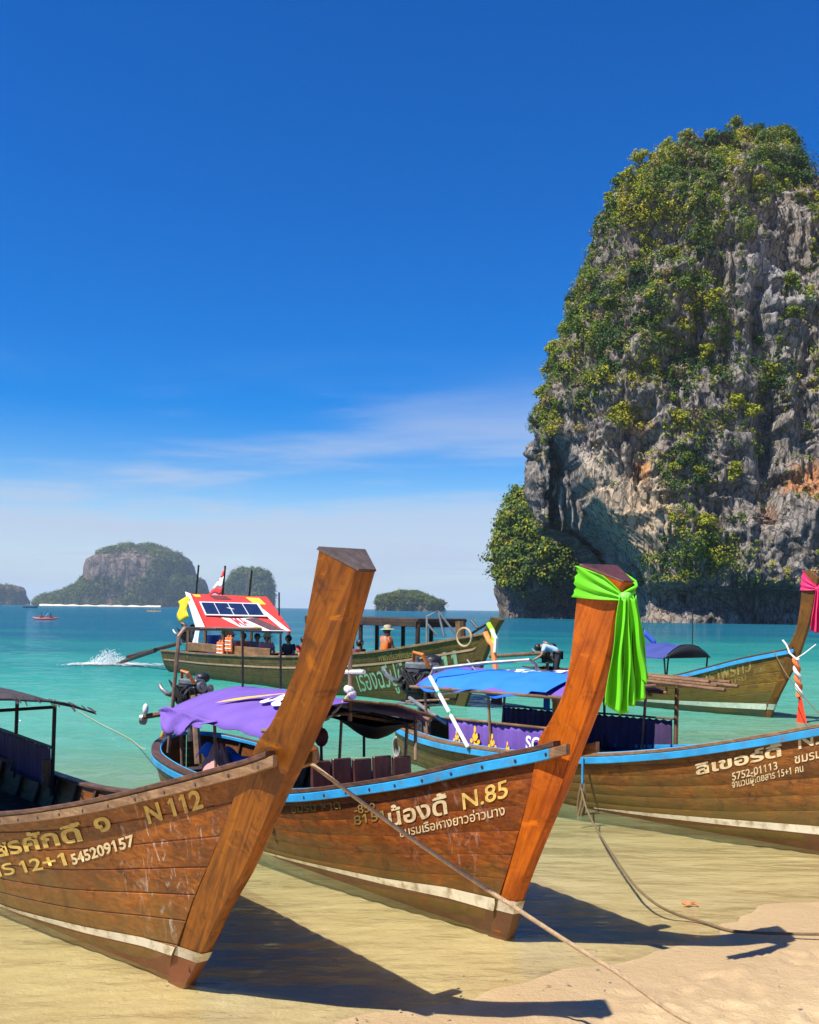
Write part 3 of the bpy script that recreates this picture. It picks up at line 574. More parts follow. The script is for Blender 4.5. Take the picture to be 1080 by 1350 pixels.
far_island('dome_island', [(751, 322), (756, 312), (764, 305), (775, 300), (826, 297)], [(751, 338), (755, 349), (764, 355), (780, 359), (826, 361)], 2900.0, 90, 'dome-shaped dark rocky island behind the masts of the large boat', 8, 60, W(lambda px, py: .75 + 0 * px), 131, ROCKF, 3.4, 4200)
far_island('flat_topped_island', [(770, -25), (775, -40), (826, -45)], [(770, 12), (773, 24), (780, 30), (826, 33)], 3200.0, 80, 'flat-topped cliff island cut off by the edge of the view', 8, 60, W(lambda px, py: .35 + 0 * px), 151, ROCKF, 3.4, 1800)
far_island('low_green_island', [(780, 530), (784, 515), (788, 503), (796, 498), (826, 498)], [(780, 545), (783, 556), (789, 572), (793, 581), (798, 584), (826, 583)], 1500.0, 40, 'low green islet alone on the horizon', 4.5, 26, W(lambda px, py: .9 * (py < 797) + .15), 171, ROCKF, 1.5, 4500)
# sandy spit of the far island
def spit():
    b = MB(); n = 40; a = at(52, 797.6, 2830); c = at(212, 799.6, 2830); rows = []
    for i in range(n):
        f = i / (n - 1); p = a.lerp(c, f); w = 26 * math.sin(math.pi * f) ** .5 + 3
        rows.append([(p.x, p.y - w, -.6), (p.x, p.y - w * .4, 3.0 + 1.5 * math.sin(i * 1.3)), (p.x, p.y + w, 4.5), (p.x, p.y + w * 2.5, -.6)])
    b.grid(rows); tag(b.build('sand_spit', M('spit_sand', (0.75, 0.66, 0.5), .9, .1, .02), None), 'white sandy spit at the foot of the large far island', None, None, 'structure')
spit()
def haze():
    b = MB(); b.box((0, 0, 99), (2 * 13500, 2 * 13500, 232)); o = b.build('haze', None, None, 0); o['kind'] = 'stuff'; o['label'] = 'thin bluish sea haze in the air'
    m = bpy.data.materials.new('haze'); m.use_nodes = True; nt = m.node_tree; nt.nodes.clear(); out = nt.nodes.new('ShaderNodeOutputMaterial'); v = nt.nodes.new('ShaderNodeVolumePrincipled')
    v.inputs['Color'].default_value = (0.62, 0.82, 1.0, 1); v.inputs['Density'].default_value = HAZE; v.inputs['Anisotropy'].default_value = 0.0
    nt.links.new(v.outputs[0], out.inputs['Volume']); o.data.materials.append(m)
HAZE = 0.00008
haze()
# ------------------------------------------------------------------ long-tail boats
class Hull:
    def __init__(s, L, B, sheer, keel, stem, run=4.4, stern=0.55, wb=0.11, pw=0.2, sternlen=3.0, rnd=0.0):
        s.rnd = rnd
        s.L, s.B, s.run, s.stern, s.wb, s.pw, s.sl = L, B, run, stern, wb, pw, sternlen
        s.zg = herm(*zip(*sheer)); s.zk = herm(*zip(*keel)); s.stem = stem
        zs = [r_[3] for r_ in stem]; s.rx = herm(zs, [r_[2] for r_ in stem]); s._c = {}
        s.tip = max(x for x, z in sheer)
    def xend(s, v):
        k = round(float(v), 4)
        if k not in s._c:
            lo, hi = -1.5, 3.0
            for _ in range(40):
                x = (lo + hi) / 2; z = s.zk(x) + (s.zg(x) - s.zk(x)) * k
                if x < s.rx(z): lo = x
                else: hi = x
            s._c[k] = (lo + hi) / 2
        return s._c[k]
    def pt(s, x, v):
        a = max(0.0, s.xend(v) - x); Bv = max(s.B * max(v, 1e-4) ** s.pw, 0.05) if v > 0.02 else s.B * 0.02 ** s.pw * max(v, 0) / 0.02 + 0.03
        w0 = min(s.wb, 0.03 + s.wb * 4 * v)
        sh = math.sin(min(1.0, a / s.run) * math.pi / 2); y = w0 + (max(Bv, w0) - w0) * sh
        y *= s.stern + (1 - s.stern) * float(smooth(0, s.sl, x + s.L))
        if s.rnd: t = min(1.0, max(0.0, (x + s.L) / s.rnd)); y = max(.012, y * math.sqrt(max(0.0, 1 - (1 - t) ** 2.2)))
        zk = float(s.zk(x)); return y, zk + (float(s.zg(x)) - zk) * v
    def yz(s, x, z):
        zk = float(s.zk(x)); v = (z - zk) / (float(s.zg(x)) - zk); v = min(1.0, max(0.0, v)); return s.pt(x, v)[0]
class Boat:
    def __init__(s, root, hull, F, th, mats):
        s.root, s.h, s.mats = root, hull, mats; s.F = np.array(F); t = R(th); s.b = np.array([math.cos(t), -math.sin(t)]); s.l = np.array([math.sin(t), math.cos(t)])
        s.M = Matrix.Translation((F[0], F[1], 0)) @ Matrix.Rotation(-t, 4, 'Z')
    def loc(s, px, py, y):               # point of the boat's plane y (boat space)
        r_ = ray(px, py); t = (y + s.F @ s.l) / (r_[:2] @ s.l); P = r_[:2] * t - s.F; return (P @ s.b, y, CAM_H + r_[2] * t)
    def on_hull(s, px, py):              # point of the near side seen there
        y = -0.5
        for _ in range(40):
            x, _y, z = s.loc(px, py, y); yn = -s.h.yz(min(x, s.h.tip), z); y = y * .5 + yn * .5
        return x, z
    def world(s, p): return s.M @ Vector(p)
def new_boat(name, label, F, th, hull, mats, group=None, cat='boat'):
    root = thing(name, label, cat, (F[0], F[1], 0), -R(th), group); return Boat(root, hull, F, th, mats)
def lerp(a, b, f): return a + (b - a) * f
def stem_part(B_, mat, n=44, name='stem'):
    st = B_.h.stem; t = list(range(len(st))); fs = [herm(t, [r_[i] for r_ in st]) for i in range(6)]; rings = []
    for k in range(n):
        q = (len(st) - 1) * k / (n - 1); fx, fz, rx, rz, wf, wb = (float(f(q)) for f in fs)
        cor = [(rx, -wb, rz), (fx, -wf, fz), (fx, wf, fz), (rx, wb, rz)]; ring = []
        for i in range(4):
            c = Vector(cor[i]); p = Vector(cor[i - 1]); nx = Vector(cor[(i + 1) % 4])
            for o_ in (p, nx):
                d = o_ - c; ring.append(c + d.normalized() * min(0.012, d.length * .3))
        rings.append(ring)
    b = MB(); b.loft(rings); return b.build(name, mat, B_.root, 30)
def stem_patch(B_, mat, z0, z1, name, off=0.004, n=6):     # paint on the foot of the stem: a thin skin round it
    st = B_.h.stem; zs = [r_[1] for r_ in st]; f = [herm(zs, [r_[i] for r_ in st]) for i in range(6)]; rows = []
    for k in range(n):
        z = lerp(z0, z1, k / (n - 1)); fx, fz, rx, rz, wf, wb = (float(q(z)) for q in f)
        rows.append([(rx - .004, -wb - off, rz), (fx + off * .3, -wf - off, fz), (fx + off, -wf, fz), (fx + off, wf, fz), (fx + off * .3, wf + off, fz), (rx - .004, wb + off, rz)])
    b = MB(); b.grid(rows); return b.build(name, mat, B_.root, 40)
def stn(h, t):
    if not h.rnd: return 1 - (1 - t) ** 1.5
    f1 = h.rnd / (h.L + .5)
    return f1 * (1 - math.cos(t / .3 * math.pi / 2)) if t < .3 else f1 + (1 - f1) * (1 - (1 - (t - .3) / .7) ** 1.4)
def planks(B_, mat, rows=7, n=46, thick=0.03, name='plank', gv=.006, bulge=.0015):
    h = B_.h; vs = np.linspace(0, 1, rows + 1)
    for sd in (-1, 1):
        for i in range(rows):
            v0, v1 = vs[i], vs[i + 1]; e = (v1 - v0) * 0.05; g = 0.0008; rings = []
            for k in range(n):
                f = stn(h, k / (n - 1)); ring = []
                for v, o_ in ((v0 + g, -gv), (v0 + e, 0), ((v0 + v1) / 2, bulge), (v1 - e, 0), (v1 - g, -gv), (v1 - g, -thick), (v0 + g, -thick)):
                    x = lerp(-h.L, h.xend(v), f); y, z = h.pt(x, v); ring.append((x, sd * max(0.004, y + o_), z))
                rings.append(ring)
            b = MB(); b.loft(rings); b.build(name, mat, B_.root, 25)
def rail(B_, mat, name, o0, o1, z0, z1, x0=None, x1=None, n=60, sides=(-1, 1), parent=None):
    h = B_.h; x0 = -h.L if x0 is None else x0; x1 = h.xend(1.0) if x1 is None else x1; out = []
    for sd in sides:
        rings = []
        for k in range(n):
            x = lerp(x0, x1, stn(h, k / (n - 1)) if x0 < -h.L + .1 else k / (n - 1)); y, z = h.pt(x, 1.0); c = .006
            rings.append([(x, sd * (y + a), z + q) for a, q in ((o0, z0 + c), (o0 + c, z0), (o1 - c, z0), (o1, z0 + c), (o1, z1 - c), (o1 - c, z1), (o0 + c, z1), (o0, z1 - c))])
        b = MB(); b.loft(rings); out.append(b.build(name, mat, B_.root if parent is None else parent, 30))
    return out
def hull_strip(B_, mat, name, zlo, zhi, x0, x1, off=0.005, n=60, m=4, sides=(-1, 1)):
    h = B_.h
    for sd in sides:
        rows = []
        for k in range(n):
            x = lerp(x0, x1, k / (n - 1)); row = []
            for j in range(m):
                z = lerp(float(zlo(x)), float(zhi(x)), j / (m - 1)); zc = max(z, float(h.zk(x)) + .01)
                xx = min(x, float(h.rx(zc)) - 0.003) ; row.append((xx, sd * (h.yz(xx, zc) + off), zc))
            rows.append(row)
        b = MB(); b.grid(rows); b.build(name, mat, B_.root, 40)
_tx = {}
def text_mesh(body, size, bold=0.0, shear=0.0, flags=True):
    cu = bpy.data.curves.new('txt', 'FONT'); cu.body = body; cu.size = size; cu.offset = bold * size; cu.shear = shear; cu.resolution_u = 5
    o = bpy.data.objects.new('txt', cu); COL.objects.link(o); dg = bpy.context.evaluated_depsgraph_get(); dg.update()
    me = bpy.data.meshes.new_from_object(o.evaluated_get(dg)); V = [tuple(v.co) for v in me.vertices]; F = [tuple(p.vertices) for p in me.polygons]
    bpy.data.objects.remove(o); bpy.data.curves.remove(cu); bpy.data.meshes.remove(me)
    if flags and '1' in body:
        for i, ch in enumerate(body):
            if ch == '1':
                pv = text_mesh(body[:i + 1], size, bold, shear, False)[0]; x1 = max(v[0] for v in pv); top = max(v[1] for v in text_mesh('1', size, bold, 0, False)[0]); k = len(V); t = .085 * size + bold * size
                V += [(x1 - t * .9, top, 0), (x1 - t * .9, top - .13 * size, 0), (x1 - t - .15 * size, top - .24 * size, 0), (x1 - t - .15 * size, top - .12 * size, 0)]; F.append((k, k + 3, k + 2, k + 1))
    return V, F
def hull_text(B_, body, p0, p1, mat, size=None, hgt=None, bold=0.012, off=0.0065, label=None, shear=0.0, sx=1.0):
    """writing on the near side from photo place p0 to p1 along its base line"""
    x0, z0 = B_.on_hull(*p0); x1, z1 = B_.on_hull(*p1); V, F = text_mesh(body, 1.0, bold, shear); w = max(v[0] for v in V)
    k = math.hypot(x1 - x0, z1 - z0) / w; kz = (hgt if hgt else k) ; ux, uz = (x1 - x0) / w, (z1 - z0) / w; b = MB(); P = []
    for v in V:
        x = x0 + ux * v[0] - 0.12 * kz * v[1] * 0; z = z0 + uz * v[0] + kz * v[1]; P.append((x, -(B_.h.yz(x, z) + off), z))
    b.add(P, F); o = b.build('lettering', mat, B_.root, 0)
    if label: o['label'] = label
    return o
def sheet_text(body, fn, mat, parent, bold=0.015, name='lettering'):
    V, F = text_mesh(body, 1.0, bold); w = max(v[0] for v in V); b = MB(); b.add([fn(v[0] / w, v[1] / w) for v in V], F); return b.build(name, mat, parent, 0)
def deck(B_, mat, z, x0, x1, step=0.2, name='deck_board'):
    x = x0
    while x < x1 - .05:
        v = (z - float(B_.h.zk(x))) / (float(B_.h.zg(x)) - float(B_.h.zk(x))); y = min(B_.h.pt(x, v)[0], B_.h.pt(x + step, v)[0]) - .05
        if y > .08: b = MB(); b.box((x + step / 2, 0, z + random.uniform(-.004, .004)), (step - .012, 2 * y, .025), None, .005); b.build(name, mat, B_.root)
        x += step
def transom(B_, mat):
    h = B_.h; x = -h.L; pts = [h.pt(x, v) for v in np.linspace(0, 1, 9)]; ring = [(x + .01, -max(.01, y - .004), z) for y, z in pts] + [(x + .01, max(.01, y - .004), z) for y, z in pts[::-1]]
    r2 = [(p[0] - .035, p[1], p[2]) for p in ring]; b = MB(); b.loft([ring, r2]); return b.build('transom', mat, B_.root)
def ribs(B_, mat, x0, x1, step=0.55):
    x = x0
    while x < x1:
        for sd in (-1, 1):
            P = []
            for v in np.linspace(.12, .97, 8): y, z = B_.h.pt(x, v); P.append((x, sd * max(.02, y - .055), z))
            b = MB(); b.tube(P, .022, 4); b.build('rib', mat, B_.root)
        x += step
def bolts(B_, mat, xs, dz, o_, r_=0.012):
    for x in xs:
        y, z = B_.h.pt(x, 1.0); b = MB(); b.cyl((x, -(y + o_ - .006), z + dz), (x, -(y + o_ + .004), z + dz), r_, 8); b.build('bolt', mat, B_.root)
def pole(mat, a, b, r_, parent, name='canopy_post', n=8, mid=None):
    q = MB(); P = [a] + ([mid] if mid else []) + [b]; q.tube(P, r_, n); return q.build(name, mat, parent)
def curtain(mat, a, b, ztop, zbot, parent, folds=18, amp=.02, name='curtain', nz=7, lat=1, sag=0.02):
    n = folds * 5; rows = []; rr = random.Random(int(abs(a[0]) * 100) + folds)
    ph = [rr.uniform(-.5, .5) for _ in range(n + 1)]
    for i in range(n + 1):
        f = i / n; x, y = lerp(a[0], b[0], f), lerp(a[1], b[1], f); row = []
        for j in range(nz):
            g = j / (nz - 1); w = math.sin(f * folds * 6.283 + ph[i] * .8) * amp * (.35 + .65 * g) + amp * .5 * math.sin(f * folds * 1.7 + 2 * g)
            row.append((x, y + w * lat, lerp(lerp(*ztop, f), lerp(*zbot, f), g) - sag * abs(math.sin(f * folds * 3.1416)) * (1 - g)))
        rows.append(row)
    q = MB(); q.grid(rows); return q.build(name, mat, parent, 0, .003)
def engine(parent, p, yaw=0.0, s=1.0, tail=None, prop=True, name='engine'):
    """car engine on its swivel post: block > head, pulleys, exhaust, hoses, tiller, shaft"""
    blk = M('engine_black', (0.022, 0.022, 0.024), .45, .5, 9, .4, 30, .4, dirt=(0.10, .07, .05), dirt_amt=.3); stl = M('engine_steel', (0.28, 0.27, 0.26), .4, .4, 9, .2, 40, .8, dirt=(.13, .07, .04), dirt_amt=.4); rub = M('rubber', (.015, .015, .016), .7)
    Rm = Matrix.Rotation(yaw, 3, 'Z'); T = lambda v: Vector(p) + Rm @ (Vector(v) * s)
    b = MB(); b.box(T((0, 0, .12)), (.46 * s, .26 * s, .30 * s), Rm, .03 * s); b.box(T((.02, 0, -.07)), (.40 * s, .20 * s, .12 * s), Rm, .02 * s)
    for k in range(5): b.box(T((-.18 + k * .09, -.14, .12)), (.05 * s, .05 * s, .2 * s), Rm, .01 * s)
    for k in range(4): b.cyl(T((-.15 + k * .1, -.17, .2)), T((-.15 + k * .1, -.26, .12)), .022 * s, 8)
    root = b.build(name, blk, parent)
    b = MB(); b.box(T((0, 0, .31)), (.44 * s, .18 * s, .09 * s), Rm, .03 * s); b.cyl(T((-.1, 0, .34)), T((-.1, 0, .42)), .04 * s); b.cyl(T((.1, .02, .34)), T((.1, .02, .40)), .03 * s); b.build('cylinder_head', stl, root)
    for (y, z, r_) in ((0, .05, .12), (-.02, .25, .08), (.12, .22, .06)): b = MB(); b.cyl(T((.24, y, z)), T((.30, y, z)), r_ * s, 16); b.cyl(T((.30, y, z)), T((.315, y, z)), r_ * .45 * s, 10); b.build('pulley', stl, root)
    b = MB(); b.ball(T((.0, .19, .36)), .12 * s, 12, (1, 1, .7)); b.cyl(T((0, .19, .36)), T((0, .1, .3)), .05 * s); b.build('air_filter', blk, root)
    b = MB(); b.tube([T((-.15, -.18, .1)), T((-.2, -.28, .14)), T((-.30, -.3, .2)), T((-.36, -.3, .26))], [.035 * s, .035 * s, .03 * s, .03 * s], 8); b.build('exhaust_pipe', stl, root)
    for k in range(5): b = MB(); b.tube([T((-.2 + .1 * k, -.16, .24)), T((-.12 + .09 * k, -.3, .34 - .05 * k)), T((.05 + .05 * k, -.27, .1)), T((.15, -.15, -.05))], .012 * s, 6); b.build('hose', rub, root)
    b = MB(); b.tube([T((.05, -.2, .38)), T((.1, -.24, .48)), T((.2, -.2, .46)), T((.24, -.12, .3))], .025 * s, 8); b.build('coolant_hose', M('orange_hose', (.55, .16, .03), .5), root)
    b = MB(); b.cyl(T((0, 0, -.1)), T((0, 0, -.55)), .05 * s, 10); b.box(T((0, 0, -.14)), (.5 * s, .34 * s, .03 * s), Rm, .008); b.build('engine_mount', stl, root)
    if tail:
        b = MB(); b.tube([T((-.2, 0, .05)), tail], .03, 8); b.build('drive_shaft', stl, root)
    return root
def cleat(B_, x, mat, sd=1, L_=.34):
    y, z = B_.h.pt(x, 1.0); b = MB(); b.box((x, sd * (y + .02), z - .02), (.10, L_, .11), Matrix.Rotation(R(12), 3, 'X'), .035); return b.build('bitt', mat, B_.root)
def arch_canopy(x0, x1, hw, ze, zr, parent, mat, name='canopy', nx=26, ny=18, seed=1, sag=.03, droop=0.0, tilt=0.0, solid=.006, wr=.02, dz=0.0):
    rows = []; rr = np.random.default_rng(seed)
    for i in range(nx + 1):
        f = i / nx; x = lerp(x0, x1, f); row = []
        for j in range(ny + 1):
            g = j / ny * 2 - 1; z = zr - (zr - ze) * abs(g) ** 2.0 + tilt * g + dz * (f - .5) - sag * math.sin(f * math.pi * 3) ** 2 * (1 - g * g) - droop * max(0, abs(g) - .86) * 6
            w = float(fbm(np.array([[x * 3.1, g * 3 + seed, seed * 2.2]]), 3, seed)[0]) * wr
            row.append((x + w * .5, g * hw, z + w))
        rows.append(row)
    b = MB(); b.grid(rows); o = b.build(name, mat, parent, 0, solid)
    return o, lambda f, g: (lerp(x0, x1, f), g * hw, zr - (zr - ze) * abs(g) ** 2.0 + tilt * g + dz * (f - .5) - sag * math.sin(f * math.pi * 3) ** 2 * (1 - g * g))
# stems: front x, front z, rear x, rear z, half width front, half width rear (from the foot to the top)
STEM_A = [(-.10, -.20, -.40, -.20, .025, .03), (.0, -.04, -.17, -.06, .03, .05), (.06, .03, -.12, .03, .032, .075), (.27, .27, .066, .275, .034, .10), (.54, .61, .29, .62, .036, .112), (.81, .907, .53, .93, .038, .118), (1.116, 1.326, .80, 1.32, .04, .122), (1.28, 1.53, .95, 1.50, .042, .124), (1.385, 1.665, 1.06, 1.66, .044, .126), (1.454, 1.763, 1.19, 1.76, .046, .128), (1.584, 1.94, 1.36, 1.955, .048, .13), (1.693, 2.123, 1.49, 2.15, .05, .132), (1.795, 2.334, 1.585, 2.40, .052, .138), (1.91, 2.582, 1.693, 2.69, .054, .148)]
STEM_B = [(-.10, -.20, -.38, -.20, .025, .03), (-.02, -.05, -.20, -.06, .03, .05), (.037, .02, -.11, .02, .032, .075), (.126, .256, .0, .26, .034, .10), (.233, .49, .10, .47, .036, .11), (.441, .868, .26, .85, .038, .115), (.636, 1.208, .385, 1.19, .04, .12), (.73, 1.40, .43, 1.36, .041, .122), (.80, 1.535, .47, 1.51, .042, .124), (.865, 1.66, .60, 1.665, .043, .126), (.963, 1.856, .725, 1.845, .044, .13), (1.076, 2.123, .81, 2.09, .044, .138), (1.14, 2.378, .86, 2.37, .044, .148), (1.209, 2.588, .93, 2.698, .044, .165)]
def stretch(st, z0, k, kx=1.0): return [(fx if fz < z0 else .8 + (fx - .8) * kx, fz if fz < z0 else z0 + (fz - z0) * k, rx if rz < z0 else .5 + (rx - .5) * kx, rz if rz < z0 else z0 + (rz - z0) * k, a, b) for fx, fz, rx, rz, a, b in st]
KEEL = [(-8.6, -.06), (-6, -.22), (-3, -.24), (-1.2, -.17), (-.1, -.07), (.4, -.05), (2.2, -.04)]
SHEER_A = [(1.38, 1.665), (.935, 1.527), (.33, 1.345), (-.49, 1.118), (-1.58, .88), (-2.7, .70), (-4.2, .56), (-6, .52), (-8.4, .62)]
SHEER_B = [(.80, 1.535), (.452, 1.435), (-.084, 1.287), (-.706, 1.10), (-1.438, .919), (-2.32, .734), (-3.4, .60), (-5, .53), (-6.2, .55), (-7.6, .66)]
SHEER_C = [(.80, 1.535), (.452, 1.44), (-.25, 1.23), (-.9, 1.05), (-1.7, .86), (-2.9, .66), (-4.2, .54), (-5.6, .5), (-7.0, .54), (-7.9, .62)]
SHEER_D = [(.80, 1.66), (.452, 1.58), (-.56, 1.33), (-1.5, 1.05), (-2.38, .82), (-3.6, .68), (-5.5, .6), (-8.4, .72)]

# shared materials
rs = (0, R(58), 0)
W_A = wood('varnished_planks', (.47, .142, .010), (.28, .076, .006), (.09, .025, .005), scuff=((.25, -.3, .85), 1.0, .7), algae=((.115, .075, .012), .0, .75), rough=.38)
W_AS = wood('varnished_stem', (.44, .145, .006), (.28, .083, .005), (.10, .028, .004), rot=rs, rough=.36, coat=.1)
W_B = wood('worn_planks', (.34, .095, .010), (.20, .050, .007), (.07, .02, .005), scuff=((-.4, -.3, .85), .75, .3), algae=((.105, .08, .014), -.05, .65), rough=.42)
W_BS = wood('orange_stem', (.72, .185, .006), (.55, .122, .005), (.25, .046, .004), rot=(0, R(66), 0), rough=.42, coat=.08)
W_C = wood('weathered_planks', (.34, .13, .016), (.21, .073, .011), (.08, .03, .008), algae=((.10, .085, .02), .1, .7), rough=.5)
W_D = wood('olive_planks', (.29, .155, .012), (.18, .095, .008), (.07, .04, .006), algae=((.07, .07, .012), .2, 1.0), rough=.5)
W_DS = wood('olive_stem', (.32, .13, .014), (.21, .085, .010), (.09, .04, .008), rot=(0, R(66), 0), rough=.45)
W_E = wood('dark_hull_planks', (.17, .11, .018), (.10, .066, .012), (.042, .028, .008), algae=((.085, .06, .012), .0, .8), rough=.6)
W_CAP = wood('brown_rail', (.20, .10, .055), (.11, .05, .028), (.05, .024, .016), rough=.55)
W_LCAP = wood('pale_rail', (.40, .26, .15), (.27, .155, .075), (.12, .06, .03), rough=.5)
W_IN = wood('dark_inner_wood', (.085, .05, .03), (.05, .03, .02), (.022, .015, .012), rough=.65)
W_GREY = wood('grey_end_grain', (.16, .115, .10), (.10, .075, .07), (.045, .035, .033), rough=.8, coat=0)
W_RED = wood('maroon_end', (.15, .045, .04), (.09, .028, .026), (.05, .018, .018), rough=.55)
W_POST = wood('post_wood', (.30, .17, .08), (.19, .10, .045), (.09, .045, .022), rot=(0, R(90), 0), rough=.65)
BLUE = M('blue_paint', (.025, .28, .56), .45, .25, 4, .25, 50, dirt=(.14, .11, .08), dirt_amt=.35)
WHITEP = M('white_paint', (.66, .59, .43), .55, .2, 4, .2, 50, dirt=(.26, .17, .06), dirt_amt=.55)
GWHITE = M('greenish_white_paint', (.50, .56, .42), .6, .15, 5, .2, 50, dirt=(.2, .2, .1), dirt_amt=.3)
REDP = M('red_bottom_paint', (.20, .055, .018), .55, .25, 5, .2, 50, dirt=(.09, .04, .015), dirt_amt=.4)
BROWNP = M('brown_bottom_paint', (.14, .055, .02), .6, .3, 5, .2, 50, dirt=(.08, .06, .015), dirt_amt=.4)
LET_Y = M('cream_lettering', (.66, .45, .11), .55, .2, 9, .1, 80, dirt=(.22, .09, .02), dirt_amt=.45)
LET_C = M('pale_lettering', (.68, .54, .30), .55, .2, 9, .1, 80, dirt=(.24, .11, .035), dirt_amt=.45)
LET_F = M('faded_lettering', (.26, .19, .045), .6, .4, 8, .1, 80, dirt=(.1, .06, .02), dirt_amt=.5)
LET_G = M('green_lettering', (.22, .38, .22), .6, .15, 8, .1, 80)
LET_W = M('white_lettering', (.8, .8, .8), .6, .05); LET_YEL = M('yellow_print', (.80, .44, .02), .6, .08)
IRON = M('black_iron', (.028, .026, .026), .5, .5, 8, .3, 40, .5, dirt=(.10, .05, .03), dirt_amt=.3)
RUST = M('rusty_pipe', (.24, .145, .095), .6, .4, 8, .3, 40, .2); STEEL = M('bare_pipe', (.30, .29, .28), .4, .2, 6, .1, 40, .5, dirt=(.2, .13, .08), dirt_amt=.2)
PIPEW = M('white_pipe', (.78, .78, .76), .4, .08, 5, .05); GTAPE = M('green_tape', (.02, .30, .16), .5)
ROPE = M('tan_rope', (.48, .34, .19), .9, .25, 30, .8, 130); DROPE = M('dark_rope', (.16, .11, .05), .9, .25, 30, .8, 130); WROPE = M('white_rope', (.72, .70, .66), .9, .1, 30, .6, 120)
def cloth(name, col, trans=.12, var=.12): return M(name, col, .75, var, 3, .35, 14, trans=trans)
PURPLE = cloth('purple_tarp', (.165, .085, .40)); BLUET = cloth('blue_tarp', (.015, .18, .75)); DKPUR = cloth('dark_and_shaded_purple', (.055, .032, .10), .05, .3); BLACKT = cloth('black_net_and_shade', (.018, .018, .022), .05); NAVY = cloth('navy_tarp', (.035, .05, .22), .05); MAROON = cloth('maroon_cloth', (.10, .022, .022), .05)
PINKC = cloth('pink_cloth', (.62, .27, .24)); THATCH = M('thatch', (.045, .034, .036), .9, .5, 9, .8, 60)
LIME = M('lime_silk', (.14, .66, .008), .7, .08, 3, .1, 8, trans=.12); LIMEIN = M('pale_lime_silk', (.20, .66, .09), .5, .08, 3, .1, 8, trans=.12); HOT = cloth('hot_pink_silk', (.86, .03, .17), .14, .05)

def sash(B_, mat, mat2, zk, xr_, name, label, sc=1.0, tail_len=.72, parent=None):
    """cloth wound round the stem under its top, knotted at the front edge, two pleated ends hanging"""
    st = B_.h.stem; n = len(st) - 1; zs = [r_[1] for r_ in st]; f = [herm(zs, [r_[i] for r_ in st]) for i in range(6)]
    root = thing(name, label, 'scarf', (*B_.F, 0), B_.root.rotation_euler.z)
    def sec(zf): return [float(q(zf)) for q in f]
    # path round the section (fractions along the stem differ: low at the knot, high at the rear)
    rows = []; N = 56; Mr = 15
    for i in range(N + 1):
        t = i / N; row = []
        for j in range(Mr):
            g = j / (Mr - 1); ring_t = t
            # half height of band: narrow at the knot, wide at the back
            a = math.sin(math.pi * t); hh = (.022 + .085 * a ** .8) * sc; zc = zk + (.02 + .075 * a ** .9) * sc
            zf = zc + (g - .5) * 2 * hh; fx, fz, rx, rz, wf, wb = sec(min(zf, zs[-1] - .002))
            d = .010 * sc + .007 * sc * math.sin(g * 19 + 2.5 * t + 1.2 * math.sin(t * 9)) * (.35 + .65 * abs(math.cos(math.pi * t)) ) + .004 * math.sin(g * 43 + t * 5)
            cor = [Vector((fx + .01, -wf - .006, fz)), Vector((rx, -wb, rz)), Vector((rx, wb, rz)), Vector((fx + .01, wf + .006, fz)), Vector((fx + .01, -wf - .006, fz))]
            ln = [(cor[k + 1] - cor[k]).length for k in range(4)]; q = t * sum(ln); k = 0
            while k < 3 and q > ln[k]: q -= ln[k]; k += 1
            p = cor[k].lerp(cor[k + 1], q / ln[k]); c = (cor[0] + cor[1] + cor[2] + cor[3]) / 4; out = p - c; out.z = 0
            row.append(p + out.normalized() * d * 1.6)
        rows.append(row)
    b = MB(); b.grid(rows); b.build('wrap', mat, root, 0, .003)
    fx, fz, rx, rz, wf, wb = sec(zk + .02); kn = Vector((fx + .035, -wf * .4 - .01, fz))
    b = MB(); b.ball(kn, .042 * sc, 14, (1.0, 1.1, .85)); k_ = b.build('knot', mat2, root, 60); md = k_.modifiers.new('d', 'DISPLACE'); tx = bpy.data.textures.new('kn', 'CLOUDS'); tx.noise_scale = .03; md.texture = tx; md.strength = .012
    th = -B_.root.rotation_euler.z; inv = Matrix.Rotation(th, 3, 'Z')          # tails hang plumb; width turned towards the open side
    wdir = inv @ Vector((.97, .22, 0)); ddir = inv @ Vector((.22, -.97, 0))
    for (nm, m_, ln, w0, w1, sh, dy, nf, ph, x0) in (('hanging_end', mat, tail_len, .028, .085, -.045, .03, 2.3, .4, -.03), ('hanging_end', mat, tail_len * .93, .03, .085, .045, .0, 2.6, 2.1, .015), ('hanging_end', mat, tail_len * .74, .026, .05, .085, .03, 1.7, 1.0, .03)):
        rows = []; NU, NV = 40, 34
        for i in range(NV + 1):
            v = i / NV; row = []
            for j in range(NU + 1):
                u = j / NU * 2 - 1; w = lerp(w0, w1, v ** .8) * sc; pl = math.sin(u * nf * 2.6 + ph + .8 * v + .5 * math.sin(v * 4 + ph)) + .16 * math.sin(u * nf * 5.3 + ph * 2 + 2 * v)
                p = kn + wdir * ((x0 + sh * v ** .9) * sc + u * w + .006 * math.sin(v * 9 + u * 3)) + ddir * ((dy * (1 - v * .3) + .012) * sc + pl * (.010 + .030 * v ** .7) * sc) + Vector((0, 0, -ln * v * (1 + .045 * math.sin(u * 2.2 + ph)) - .03 * (1 - abs(u)) * (1 - v) * sc + .015))
                row.append(p)
            rows.append(row)
        b = MB(); b.grid(rows); b.build(nm, m_, root, 0, .0025)
    return root
def rope_thing(name, label, pts, r_, mat, n=60, group=None, cat='rope'):
    t = np.linspace(0, 1, len(pts)); fx = [herm(t, [p[i] for p in pts]) for i in range(3)]; P = [tuple(float(f(q)) for f in fx) for q in np.linspace(0, 1, n)]
    b = MB(); b.tube(P, r_, 8); return tag(b.build(name, mat, None), label, cat, group)

